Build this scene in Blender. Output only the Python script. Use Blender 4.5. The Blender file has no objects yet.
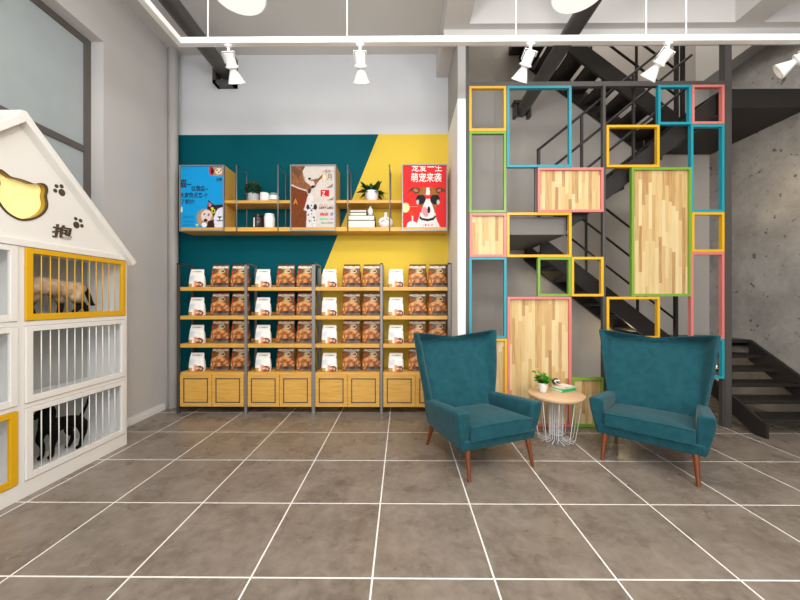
import bpy, bmesh, math, random
from mathutils import Vector, Matrix, Euler
random.seed(7)
PI = math.pi
C = bpy.context.scene.collection
SC = bpy.context.scene

# ------------------------------------------------------------------ camera geometry (tile size 0.6 m gives the scale)
F, S, H = 332.3, -0.00685, 1.37
def at(px, py, Y):
    u = (px-400)/F; t = Y/(1-S*u)
    return Vector((t*(u+S), Y, H-(py-300)/F*t))
def onX(px, py, X):
    u = (px-400)/F; t = X/(u+S)
    return Vector((X, t*(1-S*u), H-(py-300)/F*t))
def onZ(px, py, Z):
    t = (H-Z)*F/(py-300); u = (px-400)/F
    return Vector((t*(u+S), t*(1-S*u), Z))

# ------------------------------------------------------------------ materials
def lin(h):
    if isinstance(h, str):
        h = h.lstrip('#'); h = [int(h[i:i+2], 16)/255 for i in (0, 2, 4)]
    return tuple(c/12.92 if c <= .04045 else ((c+.055)/1.055)**2.4 for c in h)
def newmat(name):
    m = bpy.data.materials.new(name); m.use_nodes = True
    nt = m.node_tree; b = nt.nodes['Principled BSDF']
    return m, nt, b
def N(nt, t, **kw):
    n = nt.nodes.new(t)
    for k, v in kw.items(): setattr(n, k, v)
    return n
def mat(name, col, rough=.5, metal=0, noise=0.0, nscale=20, bump=0.0, spec=.5, emit=0, coat=0, stretch=None, col2=None, sheen=0, alpha=1, trans=0):
    m, nt, b = newmat(name)
    c = lin(col)
    b.inputs['Roughness'].default_value = rough; b.inputs['Metallic'].default_value = metal
    b.inputs['Specular IOR Level'].default_value = spec
    b.inputs['Base Color'].default_value = (*c, 1)
    if sheen:
        b.inputs['Sheen Weight'].default_value = sheen; b.inputs['Sheen Roughness'].default_value = .4
    if coat: b.inputs['Coat Weight'].default_value = coat
    if emit:
        b.inputs['Emission Color'].default_value = (*c, 1); b.inputs['Emission Strength'].default_value = emit
    if trans: b.inputs['Transmission Weight'].default_value = trans
    if alpha < 1: b.inputs['Alpha'].default_value = alpha
    if noise or bump:
        tc = N(nt, 'ShaderNodeTexCoord'); mp = N(nt, 'ShaderNodeMapping'); nz = N(nt, 'ShaderNodeTexNoise')
        nz.inputs['Scale'].default_value = nscale; nz.inputs['Detail'].default_value = 5
        if stretch: mp.inputs['Scale'].default_value = stretch
        nt.links.new(tc.outputs['Object'], mp.inputs[0]); nt.links.new(mp.outputs[0], nz.inputs['Vector'])
        if noise:
            r = N(nt, 'ShaderNodeValToRGB')
            c2 = lin(col2) if col2 else tuple(x*(1-noise) for x in c)
            r.color_ramp.elements[0].position = .3; r.color_ramp.elements[1].position = .7
            r.color_ramp.elements[0].color = (*c2, 1); r.color_ramp.elements[1].color = (*c, 1)
            nt.links.new(nz.outputs['Fac'], r.inputs[0]); nt.links.new(r.outputs[0], b.inputs['Base Color'])
        if bump:
            bp = N(nt, 'ShaderNodeBump'); bp.inputs['Strength'].default_value = bump; bp.inputs['Distance'].default_value = .01
            nt.links.new(nz.outputs['Fac'], bp.inputs['Height']); nt.links.new(bp.outputs[0], b.inputs['Normal'])
    return m
def vcolmat(name, rough=.5, coat=0):
    m, nt, b = newmat(name)
    a = N(nt, 'ShaderNodeAttribute', attribute_name='Col')
    nt.links.new(a.outputs['Color'], b.inputs['Base Color'])
    b.inputs['Roughness'].default_value = rough
    b.inputs['Specular IOR Level'].default_value = .2
    return m
def floor_mat():
    m, nt, b = newmat('stone_tiles')
    g = N(nt, 'ShaderNodeNewGeometry'); sx = N(nt, 'ShaderNodeSeparateXYZ'); nt.links.new(g.outputs['Position'], sx.inputs[0])
    def M(op, a, bb=None):
        n = N(nt, 'ShaderNodeMath', operation=op)
        for i, v in enumerate((a, bb)):
            if v is None: continue
            if isinstance(v, (int, float)): n.inputs[i].default_value = v
            else: nt.links.new(v, n.inputs[i])
        return n.outputs[0]
    def cell(o, off):
        q = M('DIVIDE', M('SUBTRACT', o, off), .6)
        return M('FLOOR', q), M('ABSOLUTE', M('SUBTRACT', M('FRACT', q), .5))
    cx, fx = cell(sx.outputs['X'], -2.5476); cy, fy = cell(sx.outputs['Y'], 1.6352)
    edge = M('GREATER_THAN', M('MAXIMUM', fx, fy), .4925)
    cid = N(nt, 'ShaderNodeCombineXYZ'); nt.links.new(cx, cid.inputs[0]); nt.links.new(cy, cid.inputs[1])
    wn = N(nt, 'ShaderNodeTexWhiteNoise'); nt.links.new(cid.outputs[0], wn.inputs[0])
    nz = N(nt, 'ShaderNodeTexNoise'); nz.inputs['Scale'].default_value = 3.5; nz.inputs['Detail'].default_value = 3; nz.inputs['Roughness'].default_value = .5
    ofs = N(nt, 'ShaderNodeVectorMath', operation='MULTIPLY_ADD')
    nt.links.new(wn.outputs['Color'], ofs.inputs[0]); ofs.inputs[1].default_value = (9, 9, 9); nt.links.new(g.outputs['Position'], ofs.inputs[2])
    nt.links.new(ofs.outputs[0], nz.inputs['Vector'])
    nz2 = N(nt, 'ShaderNodeTexNoise'); nz2.inputs['Scale'].default_value = 16; nz2.inputs['Detail'].default_value = 5; nz2.inputs['Roughness'].default_value = .6; nz2.inputs['Distortion'].default_value = .4
    nt.links.new(ofs.outputs[0], nz2.inputs['Vector'])
    mx = M('ADD', M('MULTIPLY', nz.outputs['Fac'], .5), M('MULTIPLY', nz2.outputs['Fac'], .5))
    r = N(nt, 'ShaderNodeValToRGB'); e = r.color_ramp.elements
    e[0].position = .3; e[0].color = (*lin('#665b50'), 1); e[1].position = .7; e[1].color = (*lin('#968a7e'), 1)
    nt.links.new(mx, r.inputs[0])
    mix = N(nt, 'ShaderNodeMix', data_type='RGBA'); nt.links.new(edge, mix.inputs['Factor'])
    nt.links.new(r.outputs[0], mix.inputs[6]); mix.inputs[7].default_value = (*lin('#f4efe8'), 1)
    nt.links.new(mix.outputs[2], b.inputs['Base Color'])
    rr = M('ADD', M('MULTIPLY', nz.outputs['Fac'], .12), .22)
    nt.links.new(rr, b.inputs['Roughness'])
    bp = N(nt, 'ShaderNodeBump'); bp.inputs['Strength'].default_value = .03; bp.inputs['Distance'].default_value = .004
    nt.links.new(nz2.outputs['Fac'], bp.inputs['Height']); nt.links.new(bp.outputs[0], b.inputs['Normal'])
    return m
def strip_wood():
    m, nt, b = newmat('butcher_block_strips')
    g = N(nt, 'ShaderNodeNewGeometry'); sx = N(nt, 'ShaderNodeSeparateXYZ'); nt.links.new(g.outputs['Position'], sx.inputs[0])
    def M(op, a, bb=None):
        n = N(nt, 'ShaderNodeMath', operation=op)
        for i, v in enumerate((a, bb)):
            if v is None: continue
            if isinstance(v, (int, float)): n.inputs[i].default_value = v
            else: nt.links.new(v, n.inputs[i])
        return n.outputs[0]
    cx = M('FLOOR', M('DIVIDE', sx.outputs['X'], .036))
    w1 = N(nt, 'ShaderNodeTexWhiteNoise', noise_dimensions='1D'); nt.links.new(cx, w1.inputs['W'])
    cz = M('FLOOR', M('ADD', M('DIVIDE', sx.outputs['Z'], .5), M('MULTIPLY', w1.outputs['Value'], 5)))
    cid = N(nt, 'ShaderNodeCombineXYZ'); nt.links.new(cx, cid.inputs[0]); nt.links.new(cz, cid.inputs[1])
    w2 = N(nt, 'ShaderNodeTexWhiteNoise', noise_dimensions='2D'); nt.links.new(cid.outputs[0], w2.inputs[0])
    mp = N(nt, 'ShaderNodeMapping'); mp.inputs['Scale'].default_value = (70, 70, 3); nt.links.new(g.outputs['Position'], mp.inputs[0])
    nz = N(nt, 'ShaderNodeTexNoise'); nz.inputs['Scale'].default_value = 1.5; nz.inputs['Detail'].default_value = 4; nt.links.new(mp.outputs[0], nz.inputs['Vector'])
    v = M('ADD', M('MULTIPLY', w2.outputs['Value'], .8), M('MULTIPLY', M('SUBTRACT', nz.outputs['Fac'], .5), .7))
    r = N(nt, 'ShaderNodeValToRGB'); e = r.color_ramp.elements
    e[0].position = 0; e[0].color = (*lin('#ad8150'), 1); e[1].position = 1; e[1].color = (*lin('#e3cf9f'), 1)
    q = e.new(.16); q.color = (*lin('#c39c64'), 1); q = e.new(.45); q.color = (*lin('#d3b47c'), 1)
    nt.links.new(v, r.inputs[0]); nt.links.new(r.outputs[0], b.inputs['Base Color']); b.inputs['Roughness'].default_value = .5
    return m
def accent_mat():
    # teal paint with a yellow field right of a slanted edge (a painted wall)
    m, nt, b = newmat('two_colour_paint')
    g = N(nt, 'ShaderNodeNewGeometry'); sx = N(nt, 'ShaderNodeSeparateXYZ'); nt.links.new(g.outputs['Position'], sx.inputs[0])
    a = at(378.7, 134, 4.33); c = at(324, 269, 4.33)
    k = (a.x-c.x)/(a.z-c.z)
    m1 = N(nt, 'ShaderNodeMath', operation='MULTIPLY_ADD'); nt.links.new(sx.outputs['Z'], m1.inputs[0]); m1.inputs[1].default_value = k; m1.inputs[2].default_value = a.x-k*a.z
    gt = N(nt, 'ShaderNodeMath', operation='GREATER_THAN'); nt.links.new(sx.outputs['X'], gt.inputs[0]); nt.links.new(m1.outputs[0], gt.inputs[1])
    mix = N(nt, 'ShaderNodeMix', data_type='RGBA'); nt.links.new(gt.outputs[0], mix.inputs['Factor'])
    mix.inputs[6].default_value = (*lin('#00525c'), 1); mix.inputs[7].default_value = (*lin('#e3c348'), 1); b.inputs['Specular IOR Level'].default_value = .08
    nt.links.new(mix.outputs[2], b.inputs['Base Color']); b.inputs['Roughness'].default_value = .6
    return m
def concrete_mat():
    m, nt, b = newmat('rough_concrete')
    tc = N(nt, 'ShaderNodeNewGeometry')
    n1 = N(nt, 'ShaderNodeTexNoise'); n1.inputs['Scale'].default_value = 2.5; n1.inputs['Detail'].default_value = 9; n1.inputs['Roughness'].default_value = .7
    n2 = N(nt, 'ShaderNodeTexNoise'); n2.inputs['Scale'].default_value = 13; n2.inputs['Detail'].default_value = 3
    for n in (n1, n2): nt.links.new(tc.outputs['Position'], n.inputs['Vector'])
    r1 = N(nt, 'ShaderNodeValToRGB'); e = r1.color_ramp.elements
    e[0].position = .3; e[0].color = (*lin('#85817c'), 1); e[1].position = .7; e[1].color = (*lin('#b3afaa'), 1)
    r2 = N(nt, 'ShaderNodeValToRGB'); e = r2.color_ramp.elements
    e[0].position = .29; e[0].color = (.35, .35, .35, 1); e[1].position = .36; e[1].color = (1, 1, 1, 1)
    nt.links.new(n1.outputs['Fac'], r1.inputs[0]); nt.links.new(n2.outputs['Fac'], r2.inputs[0])
    mx = N(nt, 'ShaderNodeMix', data_type='RGBA', blend_type='MULTIPLY'); mx.inputs['Factor'].default_value = 1
    nt.links.new(r1.outputs[0], mx.inputs[6]); nt.links.new(r2.outputs[0], mx.inputs[7])
    nt.links.new(mx.outputs[2], b.inputs['Base Color']); b.inputs['Roughness'].default_value = .85
    bp = N(nt, 'ShaderNodeBump'); bp.inputs['Strength'].default_value = .35; bp.inputs['Distance'].default_value = .02
    nt.links.new(r2.outputs[0], bp.inputs['Height']); nt.links.new(bp.outputs[0], b.inputs['Normal'])
    return m

M = {}
M['floor'] = floor_mat(); M['strips'] = strip_wood(); M['accent'] = accent_mat(); M['concrete'] = concrete_mat()
M['wall'] = mat('grey_plaster', '#cbc7c3', .75, noise=.05, nscale=2, bump=.03)
M['wall_white'] = mat('white_plaster', '#cdced0', .7, noise=.03, nscale=2)
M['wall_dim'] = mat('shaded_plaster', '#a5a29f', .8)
M['clad'] = mat('white_cladding', '#efefed', .6)
M['stairwall'] = mat('stairwell_plaster', '#b6b0a9', .8, noise=.06, nscale=2)
M['ceil'] = mat('ceiling_plaster', '#d2cfcb', .8, noise=.04, nscale=1.5)
M['beam'] = mat('beam_plaster', '#cfccc9', .8)
M['base'] = mat('white_skirting', '#eceae6', .4)
M['frost'] = mat('frosted_glass', '#a3aaaa', .55, noise=.06, nscale=6, emit=.12)  # faint emission stands in for daylight coming through the pane
M['winframe'] = mat('dark_grey_aluminium', '#5d5753', .4)
M['pipe'] = mat('dark_pipe', '#4c4844', .35, noise=.15, nscale=5)
M['cornerpipe'] = mat('painted_pipe', '#a8a5a1', .5)
M['housewhite'] = mat('white_lacquer', '#ebe8e1', .3)
M['greyback'] = mat('grey_back_panel', '#aeb0ac', .5)
M['housein'] = mat('white_panel', '#e9e9e7', .4)
M['yellow'] = mat('yellow_lacquer', '#e0aa10', .35)
M['signdark'] = mat('sign_rim', '#4a3a24', .4)
M['signgold'] = mat('sign_gold', '#a97f0c', .35)
M['signface'] = mat('sign_face', '#fdf0a0', .5, emit=.35)
M['letter'] = mat('dark_lettering', '#4a3c2e', .5)
M['oak'] = mat('golden_oak', '#e2b056', .42, noise=.2, nscale=3, stretch=(2, 14, 22), col2='#cf9a42')
M['oakdark'] = mat('oak_groove', '#4c4a44', .5)
M['steel'] = mat('grey_steel', '#8b8783', .35, metal=.35)
M['steeldark'] = mat('dark_steel', '#4b4744', .4, metal=.2)
M['screenmetal'] = mat('graphite_metal', '#4c4845', .4)
M['stairmetal'] = mat('black_brown_steel', '#2c2826', .5, noise=.12, nscale=9, spec=.3)
M['treadmetal'] = mat('stair_tread_steel', '#2a2623', .35, spec=.35)
for k, c in dict(s_yellow='#e3ad1e', s_green='#7aa238', s_pink='#d97c74', s_teal='#1f97a8').items(): M[k] = mat('lacquer_'+k[2:], c, .35)
M['velvet'] = mat('teal_velvet', '#22565f', .85, noise=.2, nscale=16, bump=.1, sheen=.14, col2='#1a4a53', spec=.15)
M['walnut'] = mat('walnut_leg', '#7a3c17', .3, noise=.25, nscale=4, stretch=(12, 12, 2))
M['tabletop'] = mat('light_beech', '#d8b48c', .4, noise=.12, nscale=3, stretch=(2, 20, 2))
M['wire'] = mat('white_wire', '#d9d9d8', .35)
M['white'] = mat('white_paint', '#f3f2ef', .35)
M['ceramic'] = mat('white_ceramic', '#f4f2ee', .2)
M['potgrey'] = mat('grey_pot', '#b9bbbd', .6)
M['soil'] = mat('soil', '#2e2118', .9)
M['leaf'] = mat('leaf_green', '#2f6d22', .4, noise=.4, nscale=25)
M['leafdark'] = mat('leaf_dark', '#1e4f1f', .4, noise=.4, nscale=25)
M['leafbright'] = mat('leaf_bright', '#3f9a1c', .4, noise=.4, nscale=30)
M['bushleaf'] = mat('bush_leaf', '#45632b', .6, noise=.5, nscale=60)
M['darkglass'] = mat('dark_amber_glass', '#241a16', .1)
M['paper'] = mat('paper_edges', '#f1ead9', .7, noise=.1, nscale=60, stretch=(.2, .2, 6))
M['cover'] = mat('dark_book_cover', '#3a2f2b', .5)
M['greencover'] = mat('green_cover', '#2fb56a', .4)
M['whitecover'] = mat('white_cover', '#f2eee6', .4, noise=.2, nscale=30, col2='#d8c3ad')
M['greenglass'] = mat('green_tinted_glass', '#7fa08d', .1)
M['label'] = mat('white_label_and_glint', '#f4f2ec', .5)  # paper label, also the painted glint on the dark jar
M['lampin'] = mat('lamp_glow', '#fff6e6', .5, emit=2.0)
M['opal'] = mat('opal_glass', '#f4f2ee', .4, emit=.7)
M['landing'] = mat('landing_fascia', '#75706b', .5)
M['vcol'] = vcolmat('printed_film', .35)
M['poster'] = vcolmat('poster_print', .6)
M['fur'] = vcolmat('fur', .8)
M['ink'] = mat('black_ink', '#101014', .6)
M['inkwhite'] = mat('white_ink', '#f6efe9', .6)
M['inkbrown'] = mat('brown_ink', '#6b4630', .6)
M['inkorange'] = mat('orange_ink', '#e3a33a', .6)
M['inkred'] = mat('red_ink', '#cf1f25', .6)
M['inkpink'] = mat('pink_ink', '#d98a82', .6)
M['posterframe'] = mat('grey_poster_frame', '#8f8c8a', .35, metal=.3)
M['blackfur'] = mat('black_fur', '#060505', .7, spec=.15, noise=.3, nscale=60)

# ------------------------------------------------------------------ mesh helpers
class MB:
    def __init__(s): s.v = []; s.f = []; s.m = []; s.sm = []
    def add(s, vs, fs, mi=0, smooth=False):
        o = len(s.v); s.v += [tuple(p) for p in vs]
        for f in fs: s.f.append([i+o for i in f]); s.m.append(mi); s.sm.append(smooth)
        return s
    def box(s, x0, x1, y0, y1, z0, z1, mi=0):
        v = [(x, y, z) for x in (x0, x1) for y in (y0, y1) for z in (z0, z1)]
        return s.add(v, [(0,1,3,2), (4,6,7,5), (0,4,5,1), (2,3,7,6), (0,2,6,4), (1,5,7,3)], mi)
    def hexa(s, b, t, mi=0):   # bottom and top quads
        return s.add(list(b)+list(t), [(3,2,1,0), (4,5,6,7), (0,1,5,4), (1,2,6,5), (2,3,7,6), (3,0,4,7)], mi)
    def rings(s, rings, mi=0, cap=True, closed=True, smooth=True):
        n = len(rings[0]); vs = [p for r in rings for p in r]; fs = []
        for i in range(len(rings)-1):
            for j in range(n if closed else n-1):
                k = (j+1) % n
                fs.append((i*n+j, i*n+k, (i+1)*n+k, (i+1)*n+j))
        s.add(vs, fs, mi, smooth)
        if cap:
            o = len(s.v)-len(vs)
            s.f.append([o+j for j in reversed(range(n))]); s.m.append(mi); s.sm.append(False)
            s.f.append([o+(len(rings)-1)*n+j for j in range(n)]); s.m.append(mi); s.sm.append(False)
        return s
    def lathe(s, prof, c=(0,0,0), n=24, mi=0, cap=True):
        return s.rings([[(c[0]+r*math.cos(2*PI*j/n), c[1]+r*math.sin(2*PI*j/n), c[2]+z) for j in range(n)] for r, z in prof], mi, cap)
    def tube(s, pts, r, n=8, mi=0, closed=False):
        pts = [Vector(p) for p in pts]; R = []; L = len(pts)
        up = None
        for i, p in enumerate(pts):
            if closed: d = pts[(i+1) % L]-pts[i-1]
            else: d = pts[min(i+1, L-1)]-pts[max(i-1, 0)]
            d.normalize()
            if up is None: up = Vector((0,0,1)) if abs(d.z) < .9 else Vector((0,1,0))
            a = d.cross(up)
            if a.length < 1e-5: a = d.cross(Vector((1,.2,0)))
            a.normalize(); b = a.cross(d); b.normalize(); up = b
            rr = r[i] if isinstance(r, (list, tuple)) else r
            R.append([p+rr*(a*math.cos(2*PI*j/n)+b*math.sin(2*PI*j/n)) for j in range(n)])
        if closed: R.append(R[0])
        return s.rings(R, mi, cap=not closed)
    def bar(s, p, q, w, h, mi=0, side=None):   # rectangular bar between two points; side = vector of width
        p, q = Vector(p), Vector(q); d = (q-p).normalized()
        a = (Vector(side) if side else d.cross(Vector((0,0,1)))).normalized(); b = a.cross(d).normalized()
        def sq(c): return [c+a*w/2*i+b*h/2*j for i, j in ((-1,-1), (1,-1), (1,1), (-1,1))]
        return s.rings([sq(p), sq(q)], mi, smooth=False)
    def prism(s, poly, d, mi=0, mside=None):   # poly = 3D loop, d = extrusion vector
        d = Vector(d); n = len(poly); a = [Vector(p) for p in poly]; b = [p+d for p in a]
        s.add(a+b, [list(reversed(range(n))), [n+i for i in range(n)]], mi)
        o = len(s.v)-2*n
        for i in range(n):
            k = (i+1) % n; s.f.append([o+i, o+k, o+n+k, o+n+i]); s.m.append(mi if mside is None else mside); s.sm.append(False)
        return s
    def mesh(s, name, mats, off=None, smooth_angle=None):
        me = bpy.data.meshes.new(name)
        vs = s.v if off is None else [tuple(off @ Vector(p)) for p in s.v]
        me.from_pydata(vs, [], s.f); me.update()
        for m in mats: me.materials.append(M[m] if isinstance(m, str) else m)
        for p, mi, sm in zip(me.polygons, s.m, s.sm): p.material_index = mi; p.use_smooth = sm
        bm = bmesh.new(); bm.from_mesh(me); bmesh.ops.recalc_face_normals(bm, faces=bm.faces); bm.to_mesh(me); bm.free()
        if smooth_angle:
            for p in me.polygons: p.use_smooth = True
            me.set_sharp_from_angle(angle=math.radians(smooth_angle))
        return me
ROOT = {}
def thing(name, label, cat, loc=(0,0,0), rz=0, group=None):
    o = bpy.data.objects.new(name, None); C.objects.link(o)
    o.location = loc; o.rotation_euler = (0, 0, rz); o['label'] = label; o['category'] = cat; o.empty_display_size = .1
    if group: o['group'] = group
    ROOT[o] = Matrix.Translation(loc) @ Matrix.Rotation(rz, 4, 'Z')
    return o
def obj(name, mb, mats, parent=None, world=True, smooth=None, bevel=0, seg=2, label=None, subsurf=0):
    """one mesh object; geometry given in world space (world=True) or in the thing's own frame"""
    if isinstance(mats, str): mats = [mats]
    off = None
    if parent is not None and world and parent in ROOT: off = ROOT[parent].inverted()
    me = mb.mesh(name, mats, off, smooth)
    o = bpy.data.objects.new(name, me); C.objects.link(o)
    if parent is not None:
        o.parent = parent; ROOT[o] = ROOT.get(parent, Matrix())
    if bevel:
        b = o.modifiers.new('edge', 'BEVEL'); b.width = bevel; b.segments = seg; b.limit_method = 'ANGLE'; b.angle_limit = math.radians(35)
    if subsurf:
        b = o.modifiers.new('sub', 'SUBSURF'); b.levels = subsurf; b.render_levels = subsurf
    if label: o['label'] = label
    return o
def tag(o, label, cat, group=None):
    o['label'] = label; o['category'] = cat
    if group: o['group'] = group
    return o
def struct(name, mb, mats, parent=None, **kw):
    o = obj(name, mb, mats, parent, **kw)
    if parent is None: o['kind'] = 'structure'
    return o
def dup(root, loc, rz=None, label=None, group=None):
    r = root.copy(); C.objects.link(r); r.location = loc
    if rz is not None: r.rotation_euler = (0, 0, rz)
    if label: r['label'] = label
    if group: r['group'] = group
    for ch in list(root.children):
        c = ch.copy(); C.objects.link(c); c.parent = r
        for g in list(ch.children):
            d = g.copy(); C.objects.link(d); d.parent = c
    return r
def text_mb(body, size, mtx, extrude=.001, offset=0, clip=None, align='LEFT', mi=0):
    cu = bpy.data.curves.new('lettering', 'FONT'); cu.body = body; cu.size = size; cu.extrude = extrude; cu.offset = offset; cu.align_x = align; cu.resolution_u = 3
    o = bpy.data.objects.new('lettering', cu); C.objects.link(o)
    bpy.context.view_layer.update()
    me = bpy.data.meshes.new_from_object(o.evaluated_get(bpy.context.evaluated_depsgraph_get()))
    bpy.data.objects.remove(o); bpy.data.curves.remove(cu)
    bm = bmesh.new(); bm.from_mesh(me)
    bm.transform(mtx)
    if clip:
        for co, no in clip:
            bmesh.ops.bisect_plane(bm, geom=bm.verts[:]+bm.edges[:]+bm.faces[:], plane_co=co, plane_no=no, clear_outer=True)
    bm.verts.index_update()
    mb = MB(); mb.add([v.co[:] for v in bm.verts], [[v.index for v in f.verts] for f in bm.faces], mi)
    bm.free(); bpy.data.meshes.remove(me)
    return mb
def merge(a, b):
    o = len(a.v); a.v += b.v; a.f += [[i+o for i in f] for f in b.f]; a.m += b.m; a.sm += b.sm; return a
def colour(me, fn):
    at_ = me.color_attributes.new('Col', 'FLOAT_COLOR', 'POINT')
    for i, v in enumerate(me.vertices):
        at_.data[i].color = (*fn(v.co), 1)

# ------------------------------------------------------------------ room shell
XL, XR, YB, YS = -2.985, 4.5, 4.33, 4.9
ZC, ZT = 4.57, 6.4
YF = -3.6
struct('floor', MB().box(XL-.25, XR+.2, YF, YS+.15, -.08, 0), 'floor')
# left wall with a tall window opening (Y -1.6..3.3, Z .35..3.95), window recessed 13 cm
wl = MB()
wl.box(XL-.2, XL, 3.3, YB+.15, 0, ZC); wl.box(XL-.2, XL, YF, -1.6, 0, ZC)
wl.box(XL-.2, XL, -1.6, 3.3, 3.95, ZC); wl.box(XL-.2, XL, -1.6, 3.3, 0, .12)
struct('wall_left', wl, 'wall')
wf = thing('window_1', 'tall dark framed frosted window behind the pet house', 'window', (XL-.135, .85, .12)); wf['kind'] = 'structure'
fr = MB()
for y in (-1.6, -.9, .5, 1.85, 3.24): fr.box(XL-.17, XL-.125, y, y+.06, .12, 3.95)
for z in (.0, 2.82, 3.89): fr.box(XL-.168, XL-.127, -1.6, 3.3, max(z, .12), z+.06 if z else .14)
obj('window_frame', fr, 'winframe', wf)
obj('window_pane', MB().box(XL-.152, XL-.146, -1.56, 3.26, .13, 3.91), 'frost', wf)
# back wall of the shop: painted field with white wall above it
struct('wall_back', MB().box(XL-.2, .64, YB, YB+.15, 0, 3.53), 'accent')
struct('wall_back_upper', MB().box(XL-.2, .64, YB, YB+.15, 3.53, ZC), 'wall_white')
# short partition between shop and stairwell: bright cladding below, grey plaster above
struct('wall_partition', MB().box(.595, .68, 3.57, YS, 0, 3.53), 'clad')
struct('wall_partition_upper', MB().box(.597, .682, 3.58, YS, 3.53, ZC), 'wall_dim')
struct('wall_stairwell', MB().box(.68, XR+.2, YS, YS+.15, 0, ZT), 'stairwall')
struct('wall_stairwell_pier', MB().box(.682, 1.33, YS-.1, YS, 0, ZT), 'stairwall')
struct('wall_stairwell_left', MB().box(.53, .68, 3.72, YS+.15, ZC, ZT), 'stairwall')
struct('wall_right', MB().box(XR, XR+.2, YF, YS+.15, 0, ZT), 'concrete')
struct('ceiling', MB().box(XL-.2, .703, YF, YB+.15, ZC, ZC+.15).box(.7, XR+.2, YF, 3.6, ZC, ZC+.15), 'ceil')
struct('ceiling_stairwell', MB().box(.53, XR+.2, 3.5, YS+.15, ZT, ZT+.15), 'ceil')
struct('wall_stairwell_front', MB().box(.53, XR+.2, 3.5, 3.6, ZC+.1, ZT), 'stairwall')
struct('trim_1', MB().box(.443, .703, YF, YB, 4.265, ZC), 'beam')        # beam running into the room
struct('trim_2', MB().box(.703, XR, 3.486, 3.72, 4.265, ZC+.02).box(.445, XR, 3.56, 3.715, 4.195, 4.27), 'beam')   # cross beam above the screen
struct('trim_3', MB().box(3.47, 3.76, YF, 3.486, 4.265, ZC), 'beam')       # second beam, right
struct('trim_4', MB().box(4.3, XR, 3.72, YS, 4.5, 4.8).box(4.3, 4.496, 3.72, YS, 4.8, ZT), 'wall')    # ledge along the concrete wall
struct('baseboard_left', MB().box(XL, XL+.014, YF, 4.14, 0, .08).box(XL, XL+.02, YF, 4.14, 0, .05), 'base')
# pipes
p = MB().tube([(-2.925, 4.225, 0), (-2.925, 4.225, ZC)], .056, 20)
tag(obj('corner_pipe', p, 'cornerpipe', smooth=40), 'grey vertical pipe boxed into the back left corner', 'pipe')
t = thing('ceiling_pipe', 'thick dark pipe under the ceiling above the left wall', 'pipe', (-2.28, 2, 4.3))
obj('pipe', MB().tube([(-2.28, -1.5, 4.3), (-2.28, 4.315, 4.3)], .085, 24), 'pipe', t, smooth=40)
obj('bracket', MB().box(-2.42, -2.14, 4.30, 4.33, 4.28, 4.32).box(-2.41, -2.37, 4.2, 4.33, 4.13, 4.5).box(-2.19, -2.15, 4.2, 4.33, 4.13, 4.5).box(-2.41, -2.15, 4.2, 4.33, 4.13, 4.165), 'steeldark', t)
t = thing('ceiling_pipe', 'dark round duct slanting above the staircase on the right', 'pipe', (1.74, 3.4, 4.13))
obj('pipe', MB().tube([(1.74, -1.5, 4.13), (1.74, 4.86, 4.13)], .085, 24), 'pipe', t, smooth=40)
obj('bracket', MB().box(1.60, 1.88, 4.78, 4.9, 4.2, 4.24).box(1.62, 1.66, 4.8, 4.9, 4.02, 4.24).box(1.82, 1.86, 4.8, 4.9, 4.02, 4.24), 'steeldark', t)

# ------------------------------------------------------------------ track lights
TY = 2.8
zr = at(400, 41, TY).z; xr0 = at(177, 40, TY).x
t = thing('track_rail', 'white lighting track hung on thin rods below the ceiling', 'track lighting', (1, TY, zr))
obj('rail', MB().box(xr0, 4.2, TY-.025, TY+.025, zr-.026, zr+.026).box(xr0, xr0+.05, -1.2, TY-.0255, zr-.0255, zr+.0255), 'white', t, bevel=.004)
for px in (208, 347, 516, 646, 686):
    x = at(px, 0, TY).x
    obj('hanging_rod', MB().tube([(x, TY, zr+.02), (x, TY, ZC)], .0065, 8), 'white', t)
def make_spot(label):
    t = thing('track_spotlight', label, 'spotlight', (0,0,0), 0, 'white spotlights clipped under the track')
    obj('mount', MB().lathe([(.022, 0), (.022, -.02), (.012, -.024), (.012, -.06)], n=14).box(-.032, .032, -.012, .012, -.012, 0), 'white', t, world=False, smooth=40)
    return t
def spot_head(t, tilt, turn):
    mt = Matrix.Translation((0, 0, -.075)) @ Matrix.Rotation(turn, 4, 'Z') @ Matrix.Rotation(tilt, 4, 'Y') @ Matrix.Rotation(.68, 4, 'X') @ Matrix.Scale(.9, 4)
    def part(nm, mb, mm, **k):
        mb.v = [tuple(mt @ Vector(p)) for p in mb.v]
        return obj(nm, mb, mm, t, world=False, **k)
    br = MB().tube([(-.058, 0, -.07), (-.058, 0, .018), (.058, 0, .018), (.058, 0, -.02)], .0055, 6)
    part('bracket', br, 'white')
    body = MB().lathe([(.0, .008), (.042, .008), (.048, .002), (.048, -.1), (.034, -.104)], n=20)
    part('lamp_body', body, 'white', smooth=40)
    part('ring', MB().lathe([(.052, -.09), (.06, -.094), (.06, -.106), (.036, -.116), (.03, -.13)], n=20), 'white', smooth=40)
    cone = MB().rings([[(r*math.cos(2*PI*j/24), r*math.sin(2*PI*j/24), z) for j in range(24)] for r, z in ((.028, -.122), (.038, -.14), (.078, -.225), (.080, -.232), (.074, -.232), (.034, -.145))], 0, cap=False)
    part('cone_shade', cone, 'white', smooth=50)
    part('lens', MB().lathe([(.0, -.168), (.043, -.168)], n=20, cap=False).lathe([(.001, -.166), (.043, -.1675)], n=20), 'lampin')
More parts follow.
